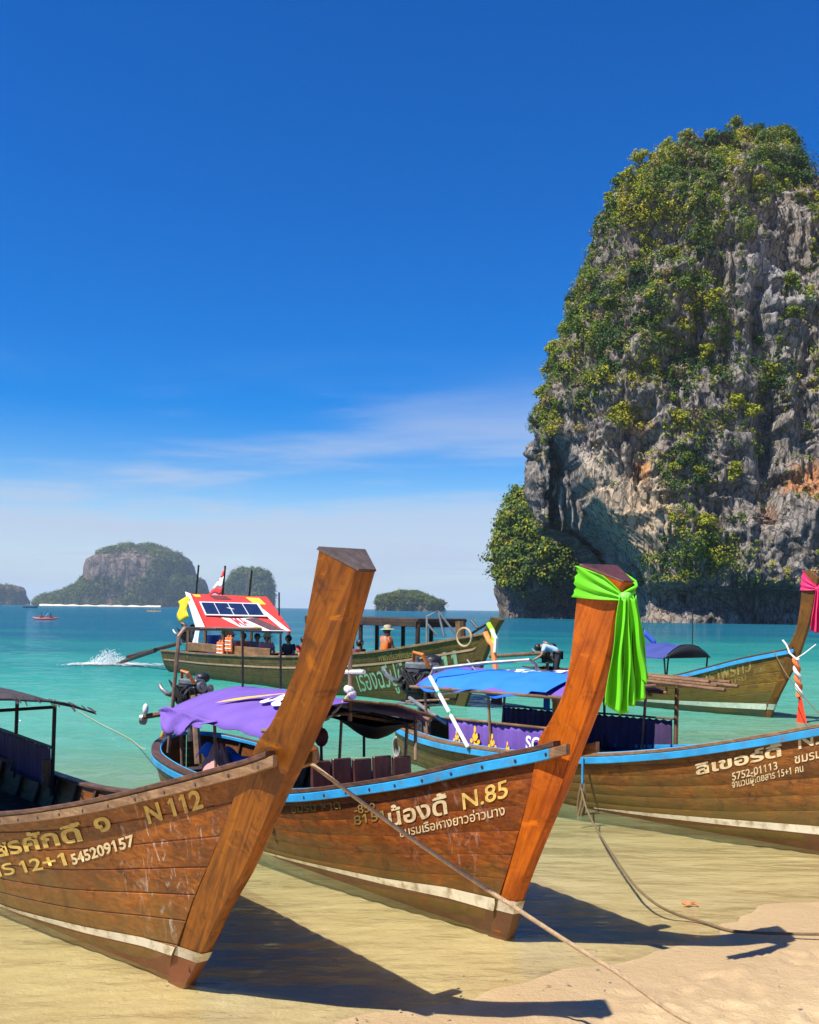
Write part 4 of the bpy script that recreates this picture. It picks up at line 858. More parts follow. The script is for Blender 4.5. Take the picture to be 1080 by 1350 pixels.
# ---------------- boat with the bare brown stem (N 112)
def boat_a():
    h = Hull(8.4, .85, SHEER_A, KEEL, STEM_A); B_ = new_boat('longtail_boat', 'brown varnished wooden longtail boat lettered N 112 with bare stem', (-1.387, 6.312), 52, h, {})
    r_ = B_.root; planks(B_, W_A, 8); so = stem_part(B_, W_AS); transom(B_, W_A)
    st = STEM_A[-1]; b = MB(); b.loft([[(st[2] - .003, -st[5] - .003, st[3] + .002), (st[0] + .003, -st[4] - .002, st[1] + .002), (st[0] + .003, st[4] + .002, st[1] + .002), (st[2] - .003, st[5] + .003, st[3] + .002)], [(st[2] + .004, -st[5] + .006, st[3] + .017), (st[0] + .008, -st[4] + .003, st[1] + .012), (st[0] + .008, st[4] - .003, st[1] + .012), (st[2] + .004, st[5] - .006, st[3] + .017)]]); b.build('end_grain', W_GREY, so)
    rail(B_, W_LCAP, 'rubbing_strake', .0, .028, -.075, -.012, x1=1.27); rail(B_, W_CAP, 'gunwale_cap', -.075, .034, -.010, .022, x1=1.20)
    bolts(B_, W_GREY, np.arange(-2.4, 1.3, .27), -.045, .028, .010)
    stripe = lambda x: np.interp(x, [-3, -2.0, -1.0, -.3, .1], [-.05, .015, .10, .175, .19]); top = lambda x: np.interp(x, [-3, -2.0, -1.0, -.3, .1], [-.025, .045, .15, .238, .258])
    hull_strip(B_, WHITEP, 'white_stripe', stripe, top, -3.4, .06); hull_strip(B_, REDP, 'bottom_paint', lambda x: -.3 + 0 * x, stripe, -6.5, .06, .004)
    stem_patch(B_, WHITEP, .185, .258, 'white_stripe', .0055); stem_patch(B_, REDP, -.12, .185, 'bottom_paint', .004)
    hull_text(B_, 'สรศักดิ์', (-4, 1130), (113, 1107), LET_Y, hgt=.16, bold=.03, label='cream Thai name lettering'); hull_text(B_, '๑', (127, 1098), (149, 1093), LET_Y, hgt=.185, bold=.025)
    hull_text(B_, 'N 112', (196, 1086), (270, 1064), LET_Y, hgt=.155, bold=.03, label='cream registration lettering N 112')
    hull_text(B_, 'าร', (-6, 1157), (22, 1151), LET_Y, hgt=.155); hull_text(B_, '12+1', (29, 1151), (90, 1140), LET_Y, hgt=.125, bold=.02); hull_text(B_, '545209157', (97, 1140), (180, 1114), LET_C, hgt=.10, bold=.03)
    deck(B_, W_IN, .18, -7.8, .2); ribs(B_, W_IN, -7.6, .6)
    cleat(B_, 1.02, W_AS, 1)
    # canopy on thin posts
    can, fn = arch_canopy(-7.6, -4.25, .95, 1.29, 1.46, r_, THATCH, seed=3, wr=.015, sag=.0, solid=.02)
    b = MB()
    for k in range(34): x = -4.25 + random.uniform(-.05, .05); g = random.uniform(-1, 1); p = Vector(fn(1, g)); b.tube([p + Vector((-.1, 0, .03)), p + Vector((random.uniform(.02, .12), 0, random.uniform(-.06, .02)))], .006, 4)
    tag(b.build('fringe', THATCH, can), kind='stuff')
    for x in (-4.87, -6.2, -7.4):
        for sd in (-1, 1): pole(IRON, (x, sd * .72, .35), (x, sd * .74, 1.32), .022, r_)
    pole(W_POST, (-4.87, .66, .45), (-4.87, .66, .74), .05, r_, 'post_foot')
    for sd in (1,): pole(IRON, (-7.4, sd * .73, .86), (-4.87, sd * .73, .86), .018, r_, 'curtain_rail'); curtain(DKPUR, (-7.4, sd * .72), (-4.92, sd * .72), (.86, .86), (.42, .42), r_, 22, .018)
    pole(IRON, (-4.87, -.74, 1.28), (-4.87, .74, 1.30), .018, r_, 'canopy_bar'); engine(r_, (-8.0, 0, 1.15), 0.1, 1, (-11.0, .3, .05)); return B_
# ---------------- boat with the lime scarf (N.85)
def boat_b():
    h = Hull(7.4, .86, SHEER_B, KEEL, STEM_B, stern=.85, sternlen=2.2, rnd=1.5); B_ = new_boat('longtail_boat', 'wooden longtail boat lettered N.85 with orange stem, blue rail and purple canopy', (.757, 7.26), 59, h, {})
    r_ = B_.root; planks(B_, W_B, 8, gv=.0022, bulge=.0005); so = stem_part(B_, W_BS)
    st = STEM_B[-1]; b = MB(); b.loft([[(st[2] - .003, -st[5] - .003, st[3] + .002), (st[0] + .003, -st[4] - .002, st[1] + .002), (st[0] + .003, st[4] + .002, st[1] + .002), (st[2] - .003, st[5] + .003, st[3] + .002)], [(st[2] + .004, -st[5] + .006, st[3] + .014), (st[0] + .006, -st[4] + .003, st[1] + .01), (st[0] + .006, st[4] - .003, st[1] + .01), (st[2] + .004, st[5] - .006, st[3] + .014)]]); b.build('painted_top', W_RED, so)
    rail(B_, BLUE, 'blue_strake', .0, .034, -.082, -.008, x1=.62); rail(B_, W_LCAP, 'strake_end', .0, .034, -.082, -.008, x0=.623, x1=.80, n=12); rail(B_, W_CAP, 'gunwale_cap', -.085, .03, -.006, .034, x1=.66); rail(B_, BLUE, 'cap_edge', -.10, -.0855, -.01, .036, x1=.4)
    bolts(B_, W_IN, np.arange(-2.6, .75, .29), -.045, .034, .013)
    lo = lambda x: np.interp(x, [-3.4, -2.2, -1.2, -.5, .1], [-.02, .07, .13, .185, .20]); hi = lambda x: np.interp(x, [-3.4, -2.2, -1.2, -.5, .1], [.0, .10, .185, .27, .30])
    hull_strip(B_, WHITEP, 'white_stripe', lo, hi, -3.3, -.01); hull_strip(B_, BROWNP, 'bottom_paint', lambda x: -.3 + 0 * x, lo, -6.5, -.01, .004)
    stem_patch(B_, WHITEP, .20, .30, 'white_stripe', .0055); stem_patch(B_, BROWNP, -.12, .20, 'bottom_paint', .004)
    hull_text(B_, 'น้องดี้', (513, 1090), (592, 1072), LET_C, hgt=.19, bold=.02, label='pale Thai name lettering'); hull_text(B_, 'N.85', (610, 1068), (671, 1050), LET_Y, hgt=.175, bold=.012, label='pale registration lettering N.85')
    hull_text(B_, 'ชมรมเรือหางยาวอ่าวนาง', (528, 1104), (667, 1074), LET_C, hgt=.10, bold=.008); hull_text(B_, '-852', (468, 1073), (497, 1069), LET_F, hgt=.10, bold=.0); hull_text(B_, '8151', (468, 1088), (508, 1080), LET_F, hgt=.11, bold=.0); hull_text(B_, 'ชมรม หาด', (385, 1072), (450, 1066), LET_F, hgt=.11, bold=0)
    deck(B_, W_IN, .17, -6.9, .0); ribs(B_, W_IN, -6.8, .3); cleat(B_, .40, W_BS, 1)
    for x in (-.6, -2.4, -5.9): b = MB(); y = h.pt(x, .85)[0] - .04; b.box((x, 0, h.zg(x) - .14), (.2, 2 * y, .035), None, .006); b.build('thwart', W_IN, r_)
    # purple canopy, dark underneath
    can, fn = arch_canopy(-5.45, -2.55, .88, 1.25, 1.47, r_, PURPLE, seed=5, wr=.016, sag=.02, droop=.05, tilt=.03, dz=.06)
    up = lambda p, d=.02: (p[0], p[1], p[2] + d + .022)
    sheet_text('SCB', lambda u, v: up(fn(.62 + .28 * u, -.55 + v * 1.2)), LET_W, can, .03)
    b = MB(); b.grid([[up(fn(.34 + .26 * i / 8 + .10 * j, -.75 + .75 * i / 8 + .16 * j)) for j in range(2)] for i in range(9)]); b.build('yellow_emblem', LET_YEL, can, 0)
    rows = []                                    # loose corner of the tarp hanging over the side
    for i in range(22):
        f = i / 21; rows.append([(lerp(-5.5, -3.9, f) + .05 * math.sin(j * 1.1 + f * 7), -.88 - .035 * math.sin(f * 17 + j * .8) - .02 * j, 1.235 - (.012 + .034 * math.exp(-((f - .28) / .16) ** 2) + .026 * math.exp(-((f - .6) / .12) ** 2)) * j + .012 * math.sin(f * 19)) for j in range(7)])
    b = MB(); b.grid(rows); b.build('loose_flap', PURPLE, can, 0, .004)
    b = MB(); b.grid([[fn2 for fn2 in [(lerp(-5.3, -2.6, i / 12), g * .80, 1.40 - .22 * g * g) for g in np.linspace(-1, 1, 13)]] for i in range(13)]); b.build('canopy_shade_sheet', BLACKT, can, 0, .004)  # black sheet stands in for the shade on the canopy's underside
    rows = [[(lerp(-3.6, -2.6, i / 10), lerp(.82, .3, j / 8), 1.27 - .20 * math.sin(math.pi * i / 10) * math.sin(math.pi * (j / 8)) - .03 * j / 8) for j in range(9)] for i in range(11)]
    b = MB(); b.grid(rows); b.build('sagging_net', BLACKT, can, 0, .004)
    for x in (-2.75, -4.2, -5.35):
        for sd in (-1, 1): pole(W_POST if (sd < 0 and x > -3) else RUST, (x, sd * .72, .35), (x, sd * .76, 1.24), .045 if (sd < 0 and x > -3) else .018, r_)
        pole(W_POST, (x, -.84, 1.19), (x, .84, 1.22), .018, r_, 'canopy_bar', 8, (x, 0, 1.38))
    pole(W_LCAP, (-2.58, -.88, 1.27), (-1.55, -.86, 1.40), .022, r_, 'canopy_pole'); pole(W_LCAP, (-2.5, .88, 1.30), (-5.7, .90, 1.28), .022, r_, 'canopy_pole'); pole(W_POST, (-2.5, -.1, 1.53), (-2.45, .9, 1.33), .016, r_, 'canopy_bar', 8, (-2.45, .45, 1.47))
    # small cross-shaped mast with a knot of white rope
    q = B_.loc(462, 913, .1); q2 = B_.loc(462, 858, .1); pole(RUST, (q[0], .1, 1.3), q2, .022, r_, 'mast'); a, c = B_.loc(445, 886, .1), B_.loc(480, 886, .1); pole(WROPE, a, c, .022, r_, 'cross_bar'); b = MB()
    for k in range(6): b.ball((q[0] + random.uniform(-.03, .03), .1 + random.uniform(-.03, .03), q[2] + random.uniform(-.04, .04)), .04, 8)
    b.build('rope_knot', WROPE, r_); rp = MB(); rp.tube([q, B_.loc(445, 935, -.1), B_.loc(432, 948, -.2), B_.loc(424, 950, -.2)], .014, 6); rp.build('mast_line', ROPE, r_)
    # tall pipe frame above the stern
    p0 = B_.loc(222, 992, -.62); p1 = B_.loc(236, 838, -.62); p2 = B_.loc(243, 829, -.55); p3 = B_.loc(262, 829, -.2); b = MB(); b.tube([p0, p1, p2, p3, (p3[0] + .1, .62, p3[2])], .024, 10); b.build('pipe_frame', RUST, r_)
    for (px_, top, bot, y) in ((320, 834, 908, .0), (370, 836, 908, .35)): pole(IRON, B_.loc(px_, bot, y), B_.loc(px_, top, y), .014, r_, 'pole')
    pole(IRON, (p3[0] + .1, .0, p3[2]), B_.loc(372, 834, .35), .014, r_, 'roof_rod')
    pole(W_POST, B_.loc(190, 945, -.75), B_.loc(232, 938, -.4), .035, r_, 'tiller'); b = MB(); q = Vector(B_.loc(192, 938, -.75)); b.ball(q + Vector((0, 0, .03)), .055, 12, (.7, .7, 1.3)); b.build('white_float', LET_W, r_)
    b = MB(); q = Vector(B_.loc(187, 948, -.75)); b.cyl(q, q + Vector((.03, .03, 0)), .075, 16); b.build('mirror', STEEL, r_)
    pole(M('yellow_pole', (.45, .27, .04), .5), B_.loc(203, 1000, -.5), B_.loc(225, 940, -.3), .025, r_, 'yellow_pole')
    engine(r_, B_.loc(252, 927, .05), .3, .95, None); pole(RUST, (-6.9, 0, .3), (-7.1, 0, 1.2), .05, r_, 'engine_post')
    # gear in the boat
    b = MB(); b.grid([[(lerp(-5.4, -3.6, i / 16), -.55 + .28 * j / 6, .62 + .10 * math.sin(i * .9) * math.sin(j * .7 + 1) + .16 * math.sin(math.pi * j / 6)) for j in range(7)] for i in range(17)]); tag(b.build('blue_sheet', BLUET, None, 0, .004), 'crumpled blue plastic sheet under the purple canopy', 'sheet').matrix_world = B_.M
    b = MB(); rr = random.Random(3); b.grid([[(-4.45 + .32 * u * math.cos(a) + .05 * math.sin(a * 5), -.62 + .16 * u * math.sin(a), .60 + .30 * (1 - u ** 1.6) + .035 * math.sin(a * 4 + u * 6)) for a in np.linspace(0, 6.283, 20)] for u in np.linspace(.02, 1, 9)]); tag(b.build('pink_towel', PINKC, None, 0, .006), 'rumpled pink towel on the side of the boat by the blue sheet', 'towel').matrix_world = B_.M
    b = MB()
    for k in range(5): b = MB(); b.box((-2.55 + .02 * k, -.30 + .21 * k, .76 + .015 * (k % 2)), (.05, .20, .40), Matrix.Rotation(R(-6), 3, 'Y'), .01); b.build('seat_board', wood('red_board', (.15, .04, .03), (.09, .025, .02), (.04, .015, .015), rot=(0, R(90), 0)), r_)
    q = B_.loc(424, 972, .0); b = MB(); b.ball(q, .09, 10, (.8, .8, 1.1)); b.build('red_float', MAROON, r_); pole(IRON, (q[0], 0, q[2]), (q[0], 0, 1.45), .01, r_, 'float_line')
    pole(IRON, B_.loc(424, 1008, .0), B_.loc(423, 945, .0), .016, r_, 'pole'); pole(RUST, B_.loc(548, 1002, .72), B_.loc(548, 944, .80), .018, r_); pole(IRON, B_.loc(480, 998, .74), B_.loc(480, 940, .78), .016, r_)
    b = MB(); b.box((-2.9, -.45, .52), (.7, .3, .06), None, .02)
    for k in (-1, 1): b.box((-2.9 + .3 * k, -.45, .35), (.05, .3, .34), None, .01)
    tag(b.build('stool', M('grey_plastic', (.14, .16, .24), .4), None), 'grey plastic stool inside the boat lettered N.85', 'stool').matrix_world = B_.M
    return B_
# ---------------- boat with the blue tarp, bow out of the picture
def boat_c():
    h = Hull(7.9, .86, SHEER_C, KEEL, STEM_B, stern=.8, sternlen=2.6, rnd=1.8); B_ = new_boat('longtail_boat', 'wooden longtail boat with blue tarp canopy and purple side curtains', (4.35, 9.9), 56, h, {})
    r_ = B_.root; planks(B_, W_C, 8, gv=.0022, bulge=.0005); stem_part(B_, W_BS)
    rail(B_, BLUE, 'blue_strake', .0, .036, -.088, -.008, x1=.62); rail(B_, W_LCAP, 'gunwale_cap', -.085, .03, -.006, .034, x1=.66); rail(B_, BLUE, 'cap_edge', -.105, -.0855, -.01, .04, x1=.4)
    lo = lambda x: np.interp(x, [-2.9, -2, -1.2, .1], [.02, .06, .11, .2]); hi = lambda x: np.interp(x, [-2.9, -2, -1.2, .1], [.03, .105, .175, .29])
    hull_strip(B_, WHITEP, 'white_stripe', lo, hi, -2.85, -.01); hull_strip(B_, BROWNP, 'bottom_paint', lambda x: -.3 + 0 * x, lo, -6.5, -.01, .004)
    hull_text(B_, 'ลิเขอร์ดี้', (918, 1022), (1032, 996), LET_C, hgt=.165, bold=.03, label='pale Thai name lettering'); hull_text(B_, 'N.10', (1052, 988), (1112, 972), LET_C, hgt=.20, bold=.02); hull_text(B_, 'ชมรมเรือหางยาว', (1048, 1007), (1160, 980), LET_C, hgt=.13, bold=.012)
    hull_text(B_, '5752-01113', (966, 1029), (1026, 1014), LET_C, hgt=.115, bold=.015); hull_text(B_, 'จำนวนผู้โดยสาร 15+1 คน', (966, 1039), (1060, 1017), LET_C, hgt=.105, bold=.008)
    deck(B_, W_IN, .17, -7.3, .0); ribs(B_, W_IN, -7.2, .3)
    can, fn = arch_canopy(-6.35, -3.1, .90, 1.30, 1.56, r_, PURPLE, seed=8, wr=.03, dz=.10); up = lambda p, d=.03: (p[0], p[1], p[2] + d)
    sheet_text('SCB', lambda u, v: up(fn(.40 + .35 * u, -.35 + v * 1.5)), LET_W, can, .03); b = MB(); b.grid([[up(fn(.86 + .05 * i, -.3 + .2 * j)) for j in range(2)] for i in range(3)]); b.build('yellow_emblem', LET_YEL, can, 0)
    rows = []
    for i in range(34):
        f = i / 33; rows.append([(lerp(-6.15, -3.35, f), -.22 - .70 * g - .03 * math.sin(f * 20) * g, fn(f * .86 + .05, -.22 - .72 * min(g, 1))[2] + .03 - (.10 + .05 * math.sin(f * 9 + 1) + .03 * math.sin(f * 23)) * max(0, g - .75) * 4 * math.sin(math.pi * min(1, f * 1.15)) ** .4) for g in np.linspace(0, 1, 12)])
    b = MB(); b.grid(rows); b.build('blue_tarp', BLUET, can, 0, .004)
    for x in (-6.2, -4.7, -3.3):
        for sd in (-1, 1): pole(RUST, (x, sd * .70, .33), (x, sd * .78, 1.36), .02, r_)
        pole(W_POST, (x, -.88, 1.30), (x, .88, 1.30), .02, r_, 'canopy_bar', 8, (x, 0, 1.50))
    for sd in (-1, 1): pole(W_LCAP, (-6.4, sd * .90, 1.25), (-3.05, sd * .90, 1.35), .022, r_, 'canopy_pole')
    pole(W_POST, (-4.75, -.66, .42), (-4.75, -.66, .84), .05, r_, 'post_foot'); pole(W_POST, B_.loc(733, 958, -.5), B_.loc(733, 910, -.6), .045, r_)
    pole(W_LCAP, (-5.75, -.72, .84), (-3.3, -.72, .93), .018, r_, 'curtain_rail'); cu = curtain(PURPLE, (-5.7, -.70), (-3.35, -.70), (.84, .92), (.40, .46), r_, 16, .022)
    sheet_text('SCB', lambda u, v: (-3.95 + .42 * u, -.745, .62 + .42 * v), LET_W, cu, .02)
    for k, (dx, s_) in enumerate(((0, .9), (.42, 1.25), (.80, 1.0), (1.12, .75))):        # row of yellow figures printed on the curtain
        b = MB(); ox = -5.40 + dx; z0 = .47
        for (cx, cz, w, hh) in ((0, .06, .13, .10), (0, .15, .09, .10), (0, .23, .035, .09), (-.06, .10, .05, .05), (.06, .10, .05, .05)):
            P = [(ox + (cx + w * .5 * math.cos(a)) * s_, -.748, z0 + (cz + hh * .5 * math.sin(a)) * s_) for a in np.linspace(0, 6.283, 9)[:-1]]; b.add(P, [tuple(range(8))])
            b.v = [(p[0], p[1] - .0005 * i, p[2]) for i, p in enumerate(b.v)]
        b.build('yellow_figure', LET_YEL, cu, 0)
    curtain(DKPUR, (-6.2, .72), (-2.82, .74), (.90, 1.03), (.42, .55), r_, 26, .022); pole(W_LCAP, (-6.2, .74, .91), (-2.8, .76, 1.04), .014, r_, 'curtain_rail')  # far curtain: the canopy's shade is put into its darker purple
    q = B_.loc(893, 905, .76); pole(W_POST, (q[0], .74, .5), (q[0], .76, 1.5), .028, r_); pole(IRON, B_.loc(797, 985, .72), B_.loc(797, 920, .76), .018, r_)
    for k in range(6): y = -.1 + .07 * k; pole(W_POST if k % 2 else W_LCAP, (-4.4, .35 + .06 * k, 1.56 + .02 * (k % 3)), (-1.75 - .16 * (k % 4), .42 + .06 * k, 1.50 + .035 * (k % 3)), .024, r_, 'spare_pole')
    pole(RUST, (-2.79, -.1, 1.48), (-2.79, .85, 1.48), .02, r_, 'canopy_bar')
    # white and bare pipes over the stern
    a = B_.loc(617, 985, -.93); c = B_.loc(567, 892, -.93); d = B_.loc(572, 882, -.8); e = B_.loc(697, 870, .1); f = B_.loc(706, 874, .2); g = B_.loc(714, 886, .25); e = (c[0] + 1.0, .1, e[2])
    b = MB(); b.tube([a, c], .028, 10); b.build('white_pipe', PIPEW, r_); b = MB(); b.tube([c, d, B_.loc(640, 874, -.4), B_.loc(698, 870, -.1), B_.loc(706, 876, .05), B_.loc(712, 888, .1)], .026, 10); b.build('bent_pipe', STEEL, r_)
    for t in (.22, .52): p = Vector(c).lerp(Vector(a), t); d_ = (Vector(a) - Vector(c)).normalized(); pole(GTAPE, p, p + d_ * .05, .031, r_, 'tape_band')
    pole(STEEL, B_.loc(616, 870, -.1), B_.loc(630, 888, -.1), .014, r_, 'pipe_brace'); pole(PIPEW, B_.loc(575, 915, -.6), B_.loc(608, 912, -.6), .018, r_, 'pipe_brace'); pole(STEEL, B_.loc(540, 920, -.3), B_.loc(590, 955, -.5), .03, r_, 'pipe_brace'); pole(RUST, B_.loc(530, 925, -.2), B_.loc(600, 922, -.2), .018, r_, 'tiller')
    engine(r_, B_.loc(556, 912, .0), .2, 1.35, None); pole(RUST, (-7.2, 0, .3), (-7.3, 0, 1.1), .06, r_, 'engine_post'); pole(W_POST, (-5.7, -.6, .35), (-5.7, -.62, .85), .04, r_, 'post_foot')
    b = MB(); q = Vector(B_.loc(523, 985, -.45)); 
    for k in range(3): b.tube([q + Vector((.1 * math.cos(a), .03 * k, .16 * math.sin(a))) for a in np.linspace(0, 6.283, 20)], .02, 6)
    b.build('fender', M('grey_rubber', (.3, .29, .27), .7), r_); b = MB(); b.box(B_.loc(655, 916, .5), (.25, .02, .3), None, .01); b.build('hanging_cloth', MAROON, r_); b = MB(); b.box(B_.loc(721, 924, .4), (.12, .03, .28), None, .012); b.build('hanging_cloth', BLUET, r_)
    q = Vector(B_.loc(766, 1000, -.88)); b = MB(); b.box(q + Vector((0, .03, -.16)), (.03, .02, .34), None, .006); b.build('rope_strap', BLUE, r_)
    return B_
# ---------------- boat with the pink scarf
def boat_d():
    st = stretch(STEM_B, 1.45, 1.55, 1.05); h = Hull(8.4, .86, SHEER_D, KEEL, st, stern=.5); B_ = new_boat('longtail_boat', 'olive brown wooden longtail boat with pink scarf and navy canopy', (8.35, 22.75), 57, h, {})
    r_ = B_.root; planks(B_, W_D, 7, 36); stem_part(B_, W_DS); transom(B_, W_D); rail(B_, BLUE, 'blue_strake', .0, .036, -.10, -.008, x1=.7); rail(B_, W_CAP, 'gunwale_cap', -.085, .03, -.006, .034, x1=.66)
    lo = lambda x: np.interp(x, [-4, -2.9, -1.2, .1], [.12, .14, .16, .2]); hi = lambda x: np.interp(x, [-4, -2.9, -1.2, .1], [.16, .21, .28, .34]); hull_strip(B_, GWHITE, 'white_stripe', lo, hi, -3.9, -.01); hull_strip(B_, M('dark_bottom_paint', (.06, .065, .03), .6), 'bottom_paint', lambda x: -.3 + 0 * x, lo, -6.5, -.01, .004); stem_patch(B_, GWHITE, .2, .34, 'white_stripe', .0055)
    hull_text(B_, 'ลีราพรทิวี', (926, 905), (991, 884), LET_F, hgt=.46, bold=.02); hull_text(B_, 'ชมรม', (958, 905), (984, 896), LET_F, hgt=.2, bold=.0); hull_text(B_, 'หาดพระ', (995, 888), (1010, 884), LET_F, hgt=.2)
    deck(B_, W_IN, .2, -7.8, .0, .3); cleat(B_, .45, W_IN, 1, .5)
    can, fn = arch_canopy(-5.2, -2.45, .88, 1.27, 1.62, r_, NAVY, seed=9, wr=.02); b = MB(); b.grid([[(-2.44, g * .86, lerp(1.60 - .34 * g * g, 1.27, k)) for k in (0, 1)] for g in np.linspace(-1, 1, 15)]); b.build('arch_shade_sheet', BLACKT, can, 0, .004)  # shade under the arch is drawn as a black sheet across its front
    for x in (-2.5, -3.8, -5.1):
        for sd in (-1, 1): pole(IRON, (x, sd * .7, .45), (x, sd * .8, 1.32), .022, r_)
    q = B_.loc(913, 850, 0); pole(IRON, (q[0], 0, 1.6), (q[0], 0, 2.55), .012, r_, 'aerial')
    engine(r_, (-8.0, .2, 1.0), 0, 1, None); pole(W_POST, (-7.9, -.1, 1.15), (-11.0, .35, .9), .06, r_, 'tiller'); b = MB(); a = Vector(B_.loc(848, 828, .5)); b.grid([[a + Vector((.05 * i, .05 * i, -.07 * i - .18 * j)) for j in range(2)] for i in range(6)]); b.build('flag', cloth('blue_flag', (.05, .12, .6)), r_, 0, .004)
    pole(IRON, (a.x, a.y, .6), a, .015, r_, 'flag_pole')
    return B_
BA = boat_a(); BB = boat_b(); BC = boat_c(); BD = boat_d()
sash(BB, LIME, LIMEIN, 2.475, 0, 'green_scarf', 'long lime green scarf knotted round the orange stem of the boat lettered N.85')
sash(BD, HOT, HOT, 2.95, 0, 'pink_scarf', 'hot pink scarf tied round the stem of the boat with the navy canopy', 1.5, .95)
def garland():
    root = thing('bow_streamer', 'white and orange ribbon streamer hanging from the bow of the pink-scarfed boat', 'streamer', (*BD.F, 0), BD.root.rotation_euler.z); q = Vector(BD.loc(1037, 850, -.25)); b = MB()
    b.tube([q + Vector((-.1, .0, .1)), q, q + Vector((.1, -.02, -.18)), q + Vector((.26, -.02, -.30))], .02, 8); b.tube([q + Vector((.5, .35, .02)), q + Vector((.36, .1, -.2)), q + Vector((.26, -.02, -.30))], .012, 6); b.build('white_tie', WROPE, root)
    p = q + Vector((.26, -.02, -.30)); org = cloth('orange_ribbon', (.85, .16, .03)); 
    for k, m_ in ((0, WROPE), (3.14, org)): b = MB(); b.tube([p + Vector((.045 * math.cos(k + t * 14) + .12 * t, .045 * math.sin(k + t * 14), -.85 * t)) for t in np.linspace(0, 1, 40)], .04, 8); b.build('twisted_ribbon', m_, root)
    e = p + Vector((.12, 0, -.85)); b = MB(); b.grid([[e + Vector((.05 * v + (u - .5) * (.06 + .22 * v), .03 * math.sin(u * 9), -.62 * v)) for u in np.linspace(0, 1, 9)] for v in np.linspace(0, 1, 9)]); b.build('ribbon_end', cloth('red_ribbon', (.85, .06, .015)), root, 0, .004)
garland()
# ropes
def ropes():
    y, z = BA.h.pt(1.02, 1.0); a = BA.world((1.05, y + .10, z - .02)); e = ground(948, 1358, .22); e2 = e + (e - a).normalized() * .9; e2.z = .24; mid = a.lerp(e, .5); mid.z -= .06
    rope_thing('mooring_rope', 'thick tan rope running from the boat lettered N 112 down to the sand', [a, a.lerp(e, .25) - Vector((0, 0, .05)), mid, a.lerp(e, .75) - Vector((0, 0, .05)), e, e2], .0125, ROPE)
    p = BC.world((*BC.loc(766, 1038, -.89)[:2], BC.loc(766, 1038, -.89)[2])); g1 = ground(915, 1216, .0); P = [p, at(775, 1070, 11.0), at(800, 1115, 9.6), at(835, 1165, 8.2), at(870, 1195, 7.75), g1 + Vector((0, 0, .02))]
    for (px_, py_, z_) in ((955, 1225, .02), (985, 1229, .04), (1030, 1231, .07), (1100, 1232, .11)): P.append(ground(px_, py_, z_))
    rope_thing('slack_rope', 'thin dark rope sagging from the blue-tarp boat into the shallows', P, .011, DROPE, 90)
    b = MB()
    for k in range(3): b.tube([p + Vector((.04 * math.sin(a * 6.283 + k), -.02 - .02 * k, .05 - .42 * math.sin(a * 3.1416))) for a in np.linspace(0, 1, 16)], .012, 6)
    tag(b.build('rope_coil', DROPE, None), 'loops of spare rope hanging on the side of the blue-tarp boat', 'rope')
    rope_thing('stern_line', 'thin pale line floating on the sea behind the purple-canopy boat', [BB.world(BB.loc(192, 988, -.5)), ground(180, 981, .03), ground(160, 968, .03), ground(132, 954, .03), ground(108, 940, .02), ground(100, 936, -.03)], .006, ROPE, 40)
    rope_thing('bow_line', 'thin grey line from the bow of the pink-scarfed boat towards the beach', [BD.world(BD.loc(1020, 858, -.15)), at(1040, 893, 20.5), at(1085, 945, 18), at(1140, 1010, 14)], .01, DROPE, 24)
ropes()
